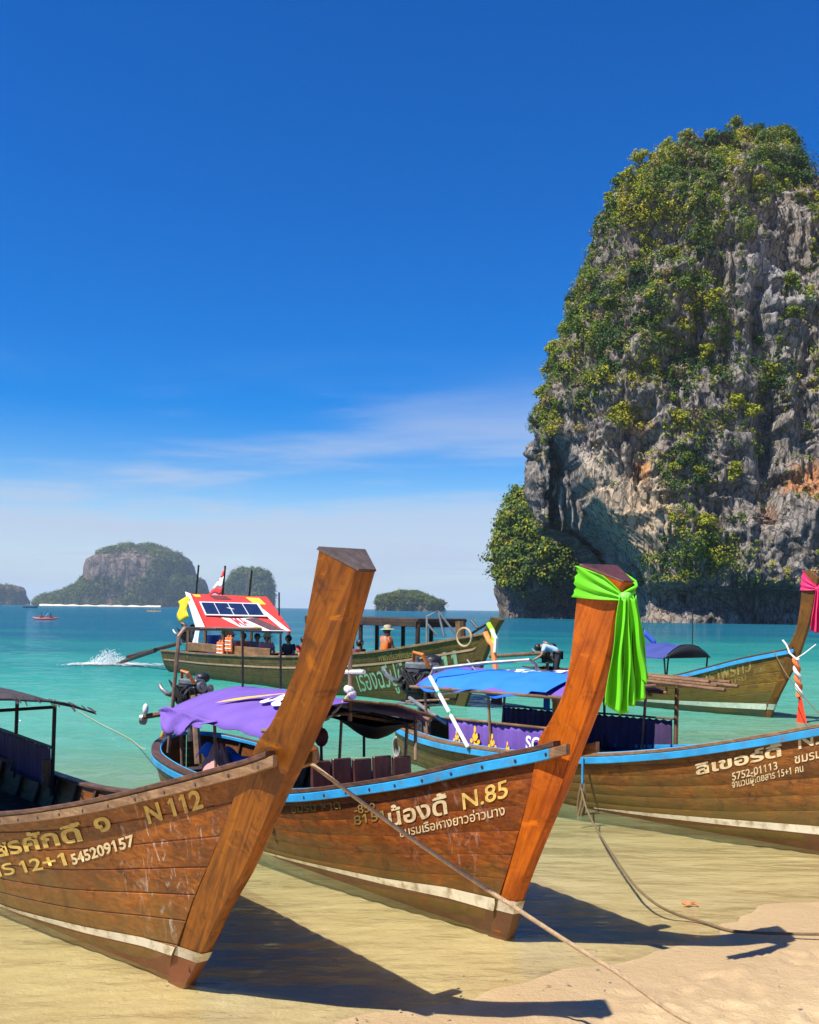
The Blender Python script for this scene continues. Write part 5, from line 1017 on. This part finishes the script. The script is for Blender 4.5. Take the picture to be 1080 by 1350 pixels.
# ------------------------------------------------------------------ large passenger boat
STEM_E = [(-.2, -.3, -.7, -.3, .03, .05), (.0, -.02, -.35, -.04, .04, .08), (.18, .35, -.14, .36, .05, .12), (.55, .95, .22, .96, .06, .15), (.85, 1.50, .55, 1.50, .07, .16), (1.06, 1.86, .78, 1.85, .075, .165), (1.20, 2.06, .93, 2.08, .08, .17), (1.30, 2.18, 1.05, 2.24, .08, .17)]
SHEER_E = [(1.06, 1.86), (.0, 1.66), (-.9, 1.50), (-2.6, 1.24), (-4.5, 1.07), (-7, .93), (-9.4, .86), (-12, .80), (-15.9, .74)]
def boat_e():
    h = Hull(15.9, 1.45, SHEER_E, [(-16, -.1), (-10, -.3), (-3, -.3), (-.3, -.1), (1.5, -.05)], STEM_E, run=6.5, stern=.72, sternlen=5, wb=.15, pw=.16)
    B_ = new_boat('passenger_boat', 'large dark wooden passenger boat with red banner roof and solar panel', (1.43, 24.6), 52, h, {}); r_ = B_.root
    planks(B_, W_E, 6, 50, .05, gv=.008); stem_part(B_, W_E, 24); transom(B_, W_E); rail(B_, W_LCAP, 'gunwale_cap', -.12, .04, -.01, .05, x1=.9); 
    hull_strip(B_, M('pink_stripe', (.46, .26, .15), .6), 'pale_stripe', lambda x: h.zg(x) - .33, lambda x: h.zg(x) - .275, -15.8, .72, .015); 
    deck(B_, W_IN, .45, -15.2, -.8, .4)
    hull_text(B_, 'เรืองฉวีปูดี', (474, 912), (536, 902), LET_G, hgt=.78, bold=.008, label='pale green Thai name lettering'); hull_text(B_, '11', (585, 893), (606, 890), LET_G, hgt=.85, bold=.04); hull_text(B_, 'หาดไร่เลย์กระบี่', (500, 872), (548, 866), LET_F, hgt=.24, bold=.01)
    # flat dark roof on posts
    b = MB(); b.box((-4.15, .4, 2.12), (5.5, 1.7, .10), None, .02); rf = b.build('roof', W_IN, r_); b = MB(); b.box((-4.15, -.44, 2.02), (5.4, .05, .14), None, .01); b.build('fascia', W_IN, rf); b = MB(); b.box((-1.42, .4, 2.02), (.06, 1.6, .16), None, .01); b.build('fascia', W_IN, rf)
    for x in np.arange(-6.6, -1.2, 1.28):
        for sy in (-.38, 1.12): pole(W_IN, (x, sy, .5), (x, sy, 2.08), .06, r_, 'roof_post', 6)
    for x in (-9.3, -10.6, -11.9, -13.2):
        for sd in (-1, 1): pole(W_POST, (x, sd * 1.22, .6), (x, sd * 1.24, 1.72), .06, r_, 'roof_post', 6)
    b = MB(); b.box((-10.2, -1.32, 1.03), (5.6, .05, .28), None, .01); b.build('side_board', wood('side_board', (.36, .19, .07), (.24, .12, .045), (.11, .055, .022)), r_)
    # slanting red banner roof with print and a solar panel
    c = [Vector(B_.loc(251, 783, -.55)), Vector(B_.loc(352, 787, -.55)), Vector(B_.loc(385, 833, -1.35)), Vector(B_.loc(272, 831, -1.35))]
    nrm = (c[1] - c[0]).cross(c[3] - c[0]).normalized(); nrm = nrm if nrm.z > 0 else -nrm
    fb = lambda u, v, d=0.0: c[0].lerp(c[1], u).lerp(c[3].lerp(c[2], u), v) + nrm * (d + .025 * math.sin(u * 11) * math.sin(v * 3.1))
    ban = cloth('red_banner', (.72, .025, .018), .1, .08); b = MB(); b.grid([[fb(i / 20, j / 12) for j in range(13)] for i in range(21)]); rb = b.build('banner_roof', ban, r_, 0, .01)
    b = MB(); b.grid([[fb(u, v) + Vector((0, 2 * (.0 + 1.1 * v), 0)) + Vector((0, 1.1 - 1.1 * v, -.0)) for v in (0, 1)] for u in (0, 1)])
    def patch(poly, mat, d=.03, name='print'):
        q = MB(); n = 10; A, B2, C_, D_ = poly
        q.grid([[fb(lerp(lerp(A[0], B2[0], i / n), lerp(D_[0], C_[0], i / n), j / n), lerp(lerp(A[1], B2[1], i / n), lerp(D_[1], C_[1], i / n), j / n), d) for j in range(n + 1)] for i in range(n + 1)]); return q.build(name, mat, rb, 0)
    patch([(.28, .66), (.70, .66), (.98, .99), (.52, .99)], LET_W, .02); patch([(.56, .68), (.72, .66), (.96, .98), (.78, .98)], M('brown_print', (.08, .03, .03), .6), .024); patch([(.74, .05), (.90, .05), (.93, .24), (.80, .26)], LET_YEL, .02); patch([(.03, .02), (.14, .02), (.14, .09), (.06, .09)], LET_YEL, .02); patch([(.26, .03), (.5, .03), (.55, .14), (.32, .14)], M('maroon_print', (.10, .015, .015), .6), .02)
    patch([(.77, .26), (.83, .26), (.99, .98), (.93, .98)], LET_W, .021); sheet_text('MA', lambda u, v: fb(.40 + .16 * u + .25 * (.9 - v * .8 - .66) , .88 - v * .55, .03), M('red_letters', (.75, .03, .03), .6), rb, .02); patch([(.62, .88), (.67, .88), (.69, .96), (.64, .96)], LET_YEL, .028)
    # panel: frame and four cells
    def slab(u0, u1, v0, v1, d0, d1, mat, name, par):
        q = MB(); P = []
        for d in (d0, d1): P.append([c[0].lerp(c[1], u).lerp(c[3].lerp(c[2], u), v) + nrm * d for u, v in ((u0, v0), (u1, v0), (u1 + (v1 - v0) * 0, v1), (u0, v1))])
        q.loft(P); return q.build(name, mat, par)
    pf = slab(.10, .86, .26, .64, .06, .10, M('panel_frame', (.75, .75, .75), .35, .05, metal=.3), 'solar_panel', r_); cell = M('solar_cell', (.012, .016, .045), .15, .3, 3, 0)
    for k in range(4): slab(.125 + .18 * k, .295 + .18 * k, .29, .61, .10, .108, cell, 'solar_cell', pf)
    wh = [Vector(B_.loc(244, 780, -.5)), Vector(B_.loc(252, 783, -.5)), Vector(B_.loc(272, 831, -1.2)), Vector(B_.loc(258, 828, -1.2))]; b = MB(); b.grid([[wh[0].lerp(wh[3], v), wh[1].lerp(wh[2], v)] for v in np.linspace(0, 1, 6)]); b.build('white_flap', LET_W, r_, 0, .01)
    b = MB(); b.grid([[Vector(B_.loc(248 - 13 * u + 2 * math.sin(v * 7), 785 + 28 * v + 8 * u, -.7)) for u in np.linspace(0, 1, 6)] for v in np.linspace(0, 1, 8)]); b.build('yellow_flag', cloth('yellow_flag', (.85, .62, .02)), r_, 0, .008)
    for (a, z) in ((262, 745), (297, 746), (332, 752)): pole(IRON, B_.loc(a - 5, 800, -.45), B_.loc(a, z, -.45), .035, r_, 'mast')
    for (v0, v1, m_) in ((0, .3, cloth('flag_red', (.75, .05, .05))), (.3, .72, LET_W), (.72, 1, cloth('flag_red', (.75, .05, .05)))):
        b = MB(); b.grid([[Vector(B_.loc(296 - 17 * u * (.25 + .75 * v) - 4 * v, 749 + 10 * u * (1 - v) + 34 * v + 1.5 * math.sin(u * 9), -.5)) for u in np.linspace(0, 1, 7)] for v in np.linspace(v0, v1, 4)]); b.build('flag_stripe', m_, r_, 0, .008)
    pole(IRON, B_.loc(368, 812, -1.2), B_.loc(368, 781, -1.2), .025, r_, 'mast')
    # gear at the bow
    b = MB(); b.tube([(-.2, 0, 1.6), (-.25, 0, 2.12)], [.13, .12], 8); b.build('bollard', W_POST, r_)
    b = MB(); P = [B_.loc(563, 850, -.6), B_.loc(563, 812, -.6), B_.loc(578, 806, -.3), B_.loc(600, 835, .0)]; b.tube(P, .03, 6); b.tube([B_.loc(578, 806, -.3), B_.loc(586, 840, -.2)], .03, 6); b.tube([B_.loc(563, 822, -.6), B_.loc(577, 838, -.4)], .03, 6); b.build('pipe_rail', STEEL, r_)
    b = MB(); b.tube([B_.loc(622, 835, 0), B_.loc(640, 824, 0)], .03, 6); b.tube([B_.loc(621, 818, 0), B_.loc(630, 828, 0)], .03, 6); b.build('anchor_arm', IRON, r_)
    b = MB(); q = Vector(B_.loc(613, 840, -.6)); b.tube([q + Vector((.26 * math.cos(a), -.02, .22 * math.sin(a))) for a in np.linspace(0, 6.283, 24)], .025, 6); b.build('rope_loop', ROPE, r_)
    b = MB(); b.box(B_.loc(575, 848, .2), (1.6, .4, .07), Matrix.Rotation(R(-8), 3, 'Y'), .02); b.build('loose_plank', W_GREY, r_)
    b = MB(); b.tube([B_.loc(205, 857, -1.0), B_.loc(152, 876, -1.05)], [.09, .06], 6); b.build('tail_shaft', W_IN, r_); b = MB(); b.tube([B_.loc(238, 848, -.4), B_.loc(168, 866, -1.0)], .07, 6); b.build('tiller', W_IN, r_)
    engine(r_, B_.loc(247, 842, -.4), 0, 1.2, None); b = MB(); b.grid([[Vector(B_.loc(258 + 5 * u - 8 * v * (1 - u), 826 + 32 * v, -1.25)) + Vector((0, .05 * math.sin(u * 9 + v * 3), 0)) for u in np.linspace(0, 1, 9)] for v in np.linspace(0, 1, 9)]); b.build('white_sheet', LET_W, r_, 0, .01)
    b = MB(); b.cyl((-13.3, -.2, .6), (-13.3, -.2, 1.4), .28, 14); b.build('blue_drum', M('blue_plastic', (.02, .07, .35), .4), r_)
    # garlands at the bow
    root = thing('bow_garland', 'green, orange and white ribbons tied to the bow of the large passenger boat', 'garland', (*B_.F, 0), r_.rotation_euler.z); q = Vector(B_.loc(648, 830, -.3))
    for (k, m_, a, w) in ((0, cloth('lime_ribbon', (.45, .85, .02)), [(644, 822), (650, 832), (652, 846), (651, 857)], .06), (1, cloth('orange_garland', (.85, .28, .08)), [(640, 834), (645, 845), (650, 850), (652, 868), (654, 884)], .07), (2, WROPE, [(648, 830), (654, 842), (653, 860)], .05)):
        b = MB(); b.tube([B_.loc(x, y, -.34 - .04 * k) for x, y in a], w, 7); b.build('ribbon', m_, root)
    return B_
BE = boat_e()
# propeller splash: uncountable drops
def splash():
    r = random.Random(2); b = MB(); c = ground(143, 877, 0)
    for k in range(2600):
        a = r.gauss(0, .55); hgt = max(0, (.42 + .3 * math.sin(a * 9) ** 2) * math.exp(-(a / .6) ** 2) * r.random() ** 1.5); p = c + Vector((a, r.gauss(0, .35), hgt + .01)); s = r.uniform(.006, .02)
        b.add([p + Vector((s, 0, -s)), p + Vector((-s, s, -s * .6)), p + Vector((-s * .5, -s, -s)), p + Vector((0, 0, s * 1.3))], [(0, 1, 2), (0, 3, 1), (1, 3, 2), (2, 3, 0)])
    tag(b.build('splash', M('spray', (.85, .88, .88), .6, .03, 1, 0), None, 0), 'white spray kicked up behind the tail shaft of the passenger boat', 'spray', None, 'stuff')
    b = MB()
    for k in range(1500):
        a = r.uniform(-1.6, 5.5); p = c + Vector((a, r.gauss(0, .25 + .12 * abs(a)) + .25 * a * .2, .045)); s = r.uniform(.02, .09) * (1 if abs(a) < 1.5 else .6)
        b.add([p + Vector((s * 1.6, 0, 0)), p + Vector((0, s, .01)), p + Vector((-s * 1.6, 0, 0)), p + Vector((0, -s, .012))], [(0, 1, 2, 3)])
    tag(b.build('wake_foam', _mats['spray'], None, 0), 'white foam of the wake beside the passenger boat', 'foam', None, 'stuff')
splash()
# ------------------------------------------------------------------ people
SKIN = M('skin', (.36, .19, .115), .6, .1, 6, 0); HAIR = M('black_hair', (.012, .010, .009), .5, .2)
def skin_obj(name, verts, edges, rad, mat, parent, sub=2, root=0):
    me = bpy.data.meshes.new(name); me.from_pydata([tuple(v) for v in verts], edges, []); o = link(bpy.data.objects.new(name, me), parent); me.materials.append(mat)
    o.modifiers.new('skin', 'SKIN'); sv = me.skin_vertices[0].data
    for i, r_ in enumerate(rad): sv[i].radius = (r_, r_) if not isinstance(r_, tuple) else r_
    sv[root].use_root = True; m = o.modifiers.new('sub', 'SUBSURF'); m.levels = sub; m.render_levels = sub; o.modifiers['skin'].use_smooth_shade = True; return o
def person(name, label, loc, rz, J, shirt, pants, hat=None, hatmat=None, group=None, detail=True, scale=1.0, hair=True):
    """J: joints pelvis, chest, neck, head, per side shoulder/elbow/hand and hip/knee/foot (x fwd, y left, z up)"""
    root = thing(name, label, 'person', loc, rz, group); root.scale = (scale,) * 3; V = []; E = []; Rr = []; ix = {}
    def add(k, p, r_, par=None):
        ix[k] = len(V); V.append(Vector(p)); Rr.append(r_)
        if par: E.append((ix[par], ix[k]))
    add('pelvis', J['pelvis'], (.13, .11)); add('chest', J['chest'], (.15, .11), 'pelvis'); add('neck', J['neck'], .05, 'chest'); hd = Vector(J['head']); nk = Vector(J['neck']); d = (hd - nk).normalized()
    add('head', hd, (.088, .098), 'neck'); add('crown', hd + d * .085, (.06, .07), 'head')
    face = Vector(J.get('face', (1, 0, 0))).normalized(); add('nose', hd + face * .105 - d * .015, .014, 'head')
    for s in 'LR':
        sg = 1 if s == 'L' else -1
        add('sh' + s, J['sh' + s], .058, 'chest'); add('el' + s, J['el' + s], .040, 'sh' + s); add('wr' + s, J['wr' + s], .028, 'el' + s); w = Vector(J['wr' + s]); e = Vector(J['el' + s]); dr = (w - e).normalized(); sd = dr.cross(Vector((0, 0, 1))); sd = sd.normalized() if sd.length > .1 else Vector((0, 1, 0))
        add('pa' + s, w + dr * .07, (.038, .018), 'wr' + s)
        if detail:
            for k, (o_, ln) in enumerate(((-.03, .06), (-.01, .075), (.01, .07), (.03, .055))): add(f'f{k}' + s, w + dr * .10 + sd * o_, .009, 'pa' + s); add(f'g{k}' + s, w + dr * (.10 + ln * .7) + sd * o_ * 1.1 + Vector((0, 0, -.025)), .007, f'f{k}' + s)
            add('t' + s, w + dr * .06 - sd * .05 * sg, .010, 'wr' + s)
        add('hp' + s, J['hp' + s], .085, 'pelvis'); add('kn' + s, J['kn' + s], .058, 'hp' + s); add('an' + s, J['an' + s], .038, 'kn' + s); fw = Vector(J.get('foot', (1, 0, 0))); add('to' + s, Vector(J['an' + s]) + fw * .14 + Vector((0, 0, -.03)), .03, 'an' + s)
    skin_obj('body', V, E, Rr, SKIN, root)
    def garment(nm, keys, radii, mat):
        vs = [ix_[1] for ix_ in keys]; pts = [k[0] for k in keys]; skin_obj(nm, pts, vs and [e for e in vs if e], radii, mat, root)
    P = lambda k: Vector(J[k]); up = (P('neck') - P('chest')).normalized()
    V2 = [P('pelvis'), P('chest'), P('neck') - up * .05, P('shL'), P('elL').lerp(P('shL'), .35), P('shR'), P('elR').lerp(P('shR'), .35)]
    skin_obj('shirt', V2, [(0, 1), (1, 2), (1, 3), (3, 4), (1, 5), (5, 6)], [(.155, .135), (.17, .13), (.075, .07), .085, .066, .085, .066], shirt, root)
    V3 = [P('pelvis'), P('hpL'), P('knL'), P('anL').lerp(P('knL'), .15), P('hpR'), P('knR'), P('anR').lerp(P('knR'), .15)]
    skin_obj('trousers', V3, [(0, 1), (1, 2), (2, 3), (0, 4), (4, 5), (5, 6)], [(.145, .125), .105, .078, .058, .105, .078, .058], pants, root)
    if hair:
        b = MB(); b.ball(hd + d * .03 - face * .022, .108, 14, (1, 1, 1.0)); o = b.build('hair', HAIR, root)
    for sg in (-1, 1):
        sdv = face.cross(d).normalized() * sg; b = MB(); b.ball(hd + face * .088 + sdv * .034 + d * .012, .011, 8); b.build('eye', HAIR, root)
    if hat:
        b = MB(); top = hd + d * .055; rings = []
        for (r_, z) in ((.20, -.015), (.19, .0), (.118, .018), (.11, .07), (.085, .105), (.02, .115)): rings.append([top + Vector((r_ * math.cos(a), r_ * math.sin(a), z)) for a in np.linspace(0, 6.283, 21)[:-1]])
        b.loft(rings); b.build('hat', hatmat, root)
    return root
SIT = dict(pelvis=(0, 0, .12), chest=(.02, 0, .42), neck=(.03, 0, .58), head=(.06, 0, .72), shL=(.02, .17, .52), elL=(.10, .23, .28), wrL=(.30, .16, .22), shR=(.02, -.17, .52), elR=(.10, -.23, .28), wrR=(.30, -.16, .22), hpL=(.05, .10, .10), knL=(.42, .13, .14), anL=(.45, .13, -.28), hpR=(.05, -.10, .10), knR=(.42, -.13, .14), anR=(.45, -.13, -.28))
BEND = dict(pelvis=(0, 0, .92), chest=(.30, 0, 1.13), neck=(.46, 0, 1.14), head=(.58, 0, 1.08), face=(.5, 0, -1), shL=(.38, .17, 1.12), elL=(.48, .22, .86), wrL=(.66, .12, .74), shR=(.38, -.17, 1.12), elR=(.48, -.22, .86), wrR=(.66, -.10, .74), hpL=(.0, .10, .88), knL=(.05, .13, .48), anL=(-.03, .13, .08), hpR=(.0, -.10, .88), knR=(.10, -.13, .48), anR=(.08, -.13, .08))
def cl(n, c): return cloth('shirt_' + n, c, 0, .1)
JEANS = cloth('dark_trousers', (.02, .02, .026), 0); SUNHAT = M('khaki_hat', (.34, .31, .19), .8); 
q = BE.world((-2.45, -.70, 1.10)); person('person', 'person in orange shirt and khaki sun hat sitting on the side of the passenger boat', q, R(35), SIT, cl('orange', (.80, .15, .01)), JEANS, True, SUNHAT)
q = BD.world((-7.3, 0, .25)); person('person', 'person in pale blue shirt and black trousers bending over a tiller', q, R(170), BEND, cl('pale_blue', (.36, .55, .78)), JEANS)
for (x, y, nm, c, h_, txt) in ((-11.6, -.6, 'teal', (.02, .2, .25), True, 'seated passenger in teal shirt and straw hat under the red banner'), (-10.9, -.75, 'white', (.6, .6, .58), True, 'seated passenger in white shirt and straw hat under the red banner'), (-10.2, -.7, 'coral', (.75, .16, .08), False, 'bareheaded seated passenger in coral shirt under the red banner'), (-9.5, -.6, 'grey', (.2, .2, .22), False, 'bareheaded seated passenger in grey shirt under the red banner'), (-8.7, -.7, 'pink', (.62, .25, .25), True, 'seated passenger in pink shirt and straw hat beside the red banner'), (-7.5, -.6, 'black', (.02, .02, .024), False, 'seated passenger in black shirt under the flat roof'), (-6.4, -.8, 'red', (.6, .05, .03), False, 'seated passenger in red shirt under the flat roof'), (-4.6, -.6, 'navy', (.02, .04, .16), False, 'seated passenger in navy shirt under the flat roof'), (-3.6, -.75, 'maroon', (.12, .02, .03), False, 'seated passenger in maroon shirt behind the orange-shirted one')):
    person('person', txt, BE.world((x, y, .72)), R(random.uniform(-120, -40)), SIT, cl(nm, c), JEANS, h_, M('straw_hat', (.5, .38, .2), .8), None, False)
def vest(px_, py_, lab):
    root = thing('life_jacket', lab, 'life jacket', BE.world(BE.loc(px_, py_, -1.42)), BE.root.rotation_euler.z, 'orange life jackets on the passenger boat'); m_ = cloth('orange_foam', (.85, .20, .05)); wb = M('vest_strap', (.8, .75, .7), .6)
    for sg in (-1, 1): b = MB(); b.box((sg * .12, 0, -.02), (.20, .08, .46), None, .035); b.build('front_panel', m_, root); b = MB(); b.tube([(sg * .1, -.01, .19), (sg * .09, .02, .26), (sg * .08, .08, .22)], .03, 6); b.build('shoulder_strap', m_, root)
    for z in (-.14, -.02, .1): b = MB(); b.box((0, -.046, z), (.40, .012, .03), None, .004); b.build('strap', wb, root)
vest(302, 849, 'orange life jacket hung on the side board below the red banner'); vest(291, 855, 'orange life jacket lying lower beside the hung one')
# ------------------------------------------------------------------ kayaks and small craft far out
def kayak(px_, py_, col, nm, lab, yaw, L_=4.2, crew=()):
    p = ground(px_, py_, 0); root = thing('kayak', lab, 'kayak', p, yaw); rings = []
    for i in range(17):
        f = i / 16 * 2 - 1; w = .42 * (1 - abs(f) ** 2.4) + .01; z = .12 + .16 * abs(f) ** 3; rings.append([(f * L_ / 2, w * math.cos(a), z + .17 * math.sin(a) * (1 - .5 * abs(f))) for a in np.linspace(0, 6.283, 13)[:-1]])
    b = MB(); b.loft(rings); b.build('hull', M('kayak_' + nm, col, .4, .08), root)
    b = MB(); b.tube([(.2, -.9, .55), (.2, .9, .95)], .02, 6); b.box((.2, -.95, .53), (.05, .3, .12), None, .02); b.box((.2, .95, .97), (.05, .3, .12), None, .02); b.build('paddle', LET_W if nm == 'red' else LET_YEL, root)
    for k, (dx, c, t) in enumerate(crew): person('person', t, p + Vector((dx * math.cos(yaw), dx * math.sin(yaw), .18)), yaw, SIT, cl('k%s%d' % (nm, k), c), JEANS, False, None, None, False)
kayak(60, 816.5, (.70, .06, .02), 'red', 'red kayak with two paddlers on the open sea', R(8), 4.0, ((-.75, (.5, .08, .06), 'kayak paddler in dark red shirt at one end of the red kayak'), (.75, (.06, .06, .08), 'kayak paddler in dark shirt at the other end of the red kayak')))
kayak(203, 806.2, (.75, .40, .02), 'yellow', 'yellow kayak with two paddlers far out before the large island', R(4), 6.5, ((-1.1, (.6, .3, .05), 'far paddler in orange shirt in the yellow kayak'), (1.0, (.3, .2, .05), 'far paddler in brown shirt in the yellow kayak')))
def skiff(px_, py_, lab, s, col):
    p = ground(px_, py_, 0); root = thing('far_boat', lab, 'boat', p, R(5)); rings = []
    for i in range(13):
        f = i / 12 * 2 - 1; w = .8 * (1 - max(0, f) ** 2) + .02; z = .35 + .5 * max(0, f) ** 2.5; rings.append([(f * 4 * s, -w * s, z * s + .3 * s), (f * 4 * s, -w * .6 * s, -.1), (f * 4 * s, w * .6 * s, -.1), (f * 4 * s, w * s, z * s + .3 * s)])
    b = MB(); b.loft(rings); b.build('hull', M('skiff_' + str(px_), col, .5), root)
    b = MB(); b.box((-1 * s, 0, 1.7 * s), (3 * s, 1.5 * s, .12), None, .03); b.build('roof', LET_W, root)
    for k in (-1, 1):
        for j in (-1, 1): pole(IRON, ((-1 + 1.3 * k) * s, .6 * j * s, .5), ((-1 + 1.3 * k) * s, .6 * j * s, 1.7 * s), .05, root, 'post')
skiff(40, 801.2, 'tiny dark boat on the horizon off the sandy spit', 1.3, (.03, .03, .04)); skiff(846, 816, 'small white boat close under the tall cliff', .8, (.7, .7, .7))
for (px_, py_, nm, c) in ((880, 820.5, 'orange', (.8, .3, .03)), (886, 821.2, 'yellow', (.75, .5, .05))):
    b = MB(); b.ball((0, 0, .25), .55, 12, (1, 1, .8)); b.cyl((0, 0, .6), (0, 0, 1.0), .12, 8); o = b.build('buoy', M('buoy_' + nm, c, .5), None); o.location = ground(px_, py_, 0); tag(o, nm + ' marker buoy floating at the foot of the tall cliff', 'buoy')
# litter at the water's edge
b = MB(); g = ground(910, 1194, 0); b.grid([[g + Vector((.03 * u, .02 * math.sin(u * 2 + v), .012 + .012 * math.sin(u * 3 + v * 2))) + Vector((0, .025 * v, 0)) for v in range(3)] for u in range(-2, 3)]); tag(b.build('torn_wrapper', cloth('orange_wrapper', (.8, .25, .08)), None, 0, .002), 'small orange scrap floating in the shallows by the slack rope', 'litter')

def bits():                                   # broken shell, twigs and coral crumbs strewn on the sand
    r = random.Random(12); b = MB()
    for k in range(150):
        u, s_ = r.uniform(-1.4, 6.4), r.uniform(-3.4, -.1) if r.random() < .8 else r.uniform(-.6, .1); x = SH0[0] + u * UD[0] + s_ * SD[0]; y = SH0[1] + u * UD[1] + s_ * SD[1]; z = float(bed_z(np.array(s_ + .8 * (0.14 * math.sin(u * .9 + .6) + .07 * math.sin(u * 2.3 + 2) + .04 * math.sin(u * 5.1)))))
        s = r.uniform(.004, .010); a = r.uniform(0, 6.28); l = r.uniform(1, 3.2); p = Vector((x, y, z + .006)); d = Vector((math.cos(a), math.sin(a), .1)) * s * l; e = Vector((-math.sin(a), math.cos(a), 0)) * s
        b.add([p - d, p + e, p + d, p - e, p + Vector((0, 0, s * .9))], [(0, 1, 4), (1, 2, 4), (2, 3, 4), (3, 0, 4)])
    tag(b.build('beach_crumbs', M('shell_bits', (.22, .14, .08), .8, .7, 3, 0, col2=(.50, .38, .25)), None, 0), 'crumbs of shell and twig strewn over the sand', 'shells', None, 'stuff')
bits()
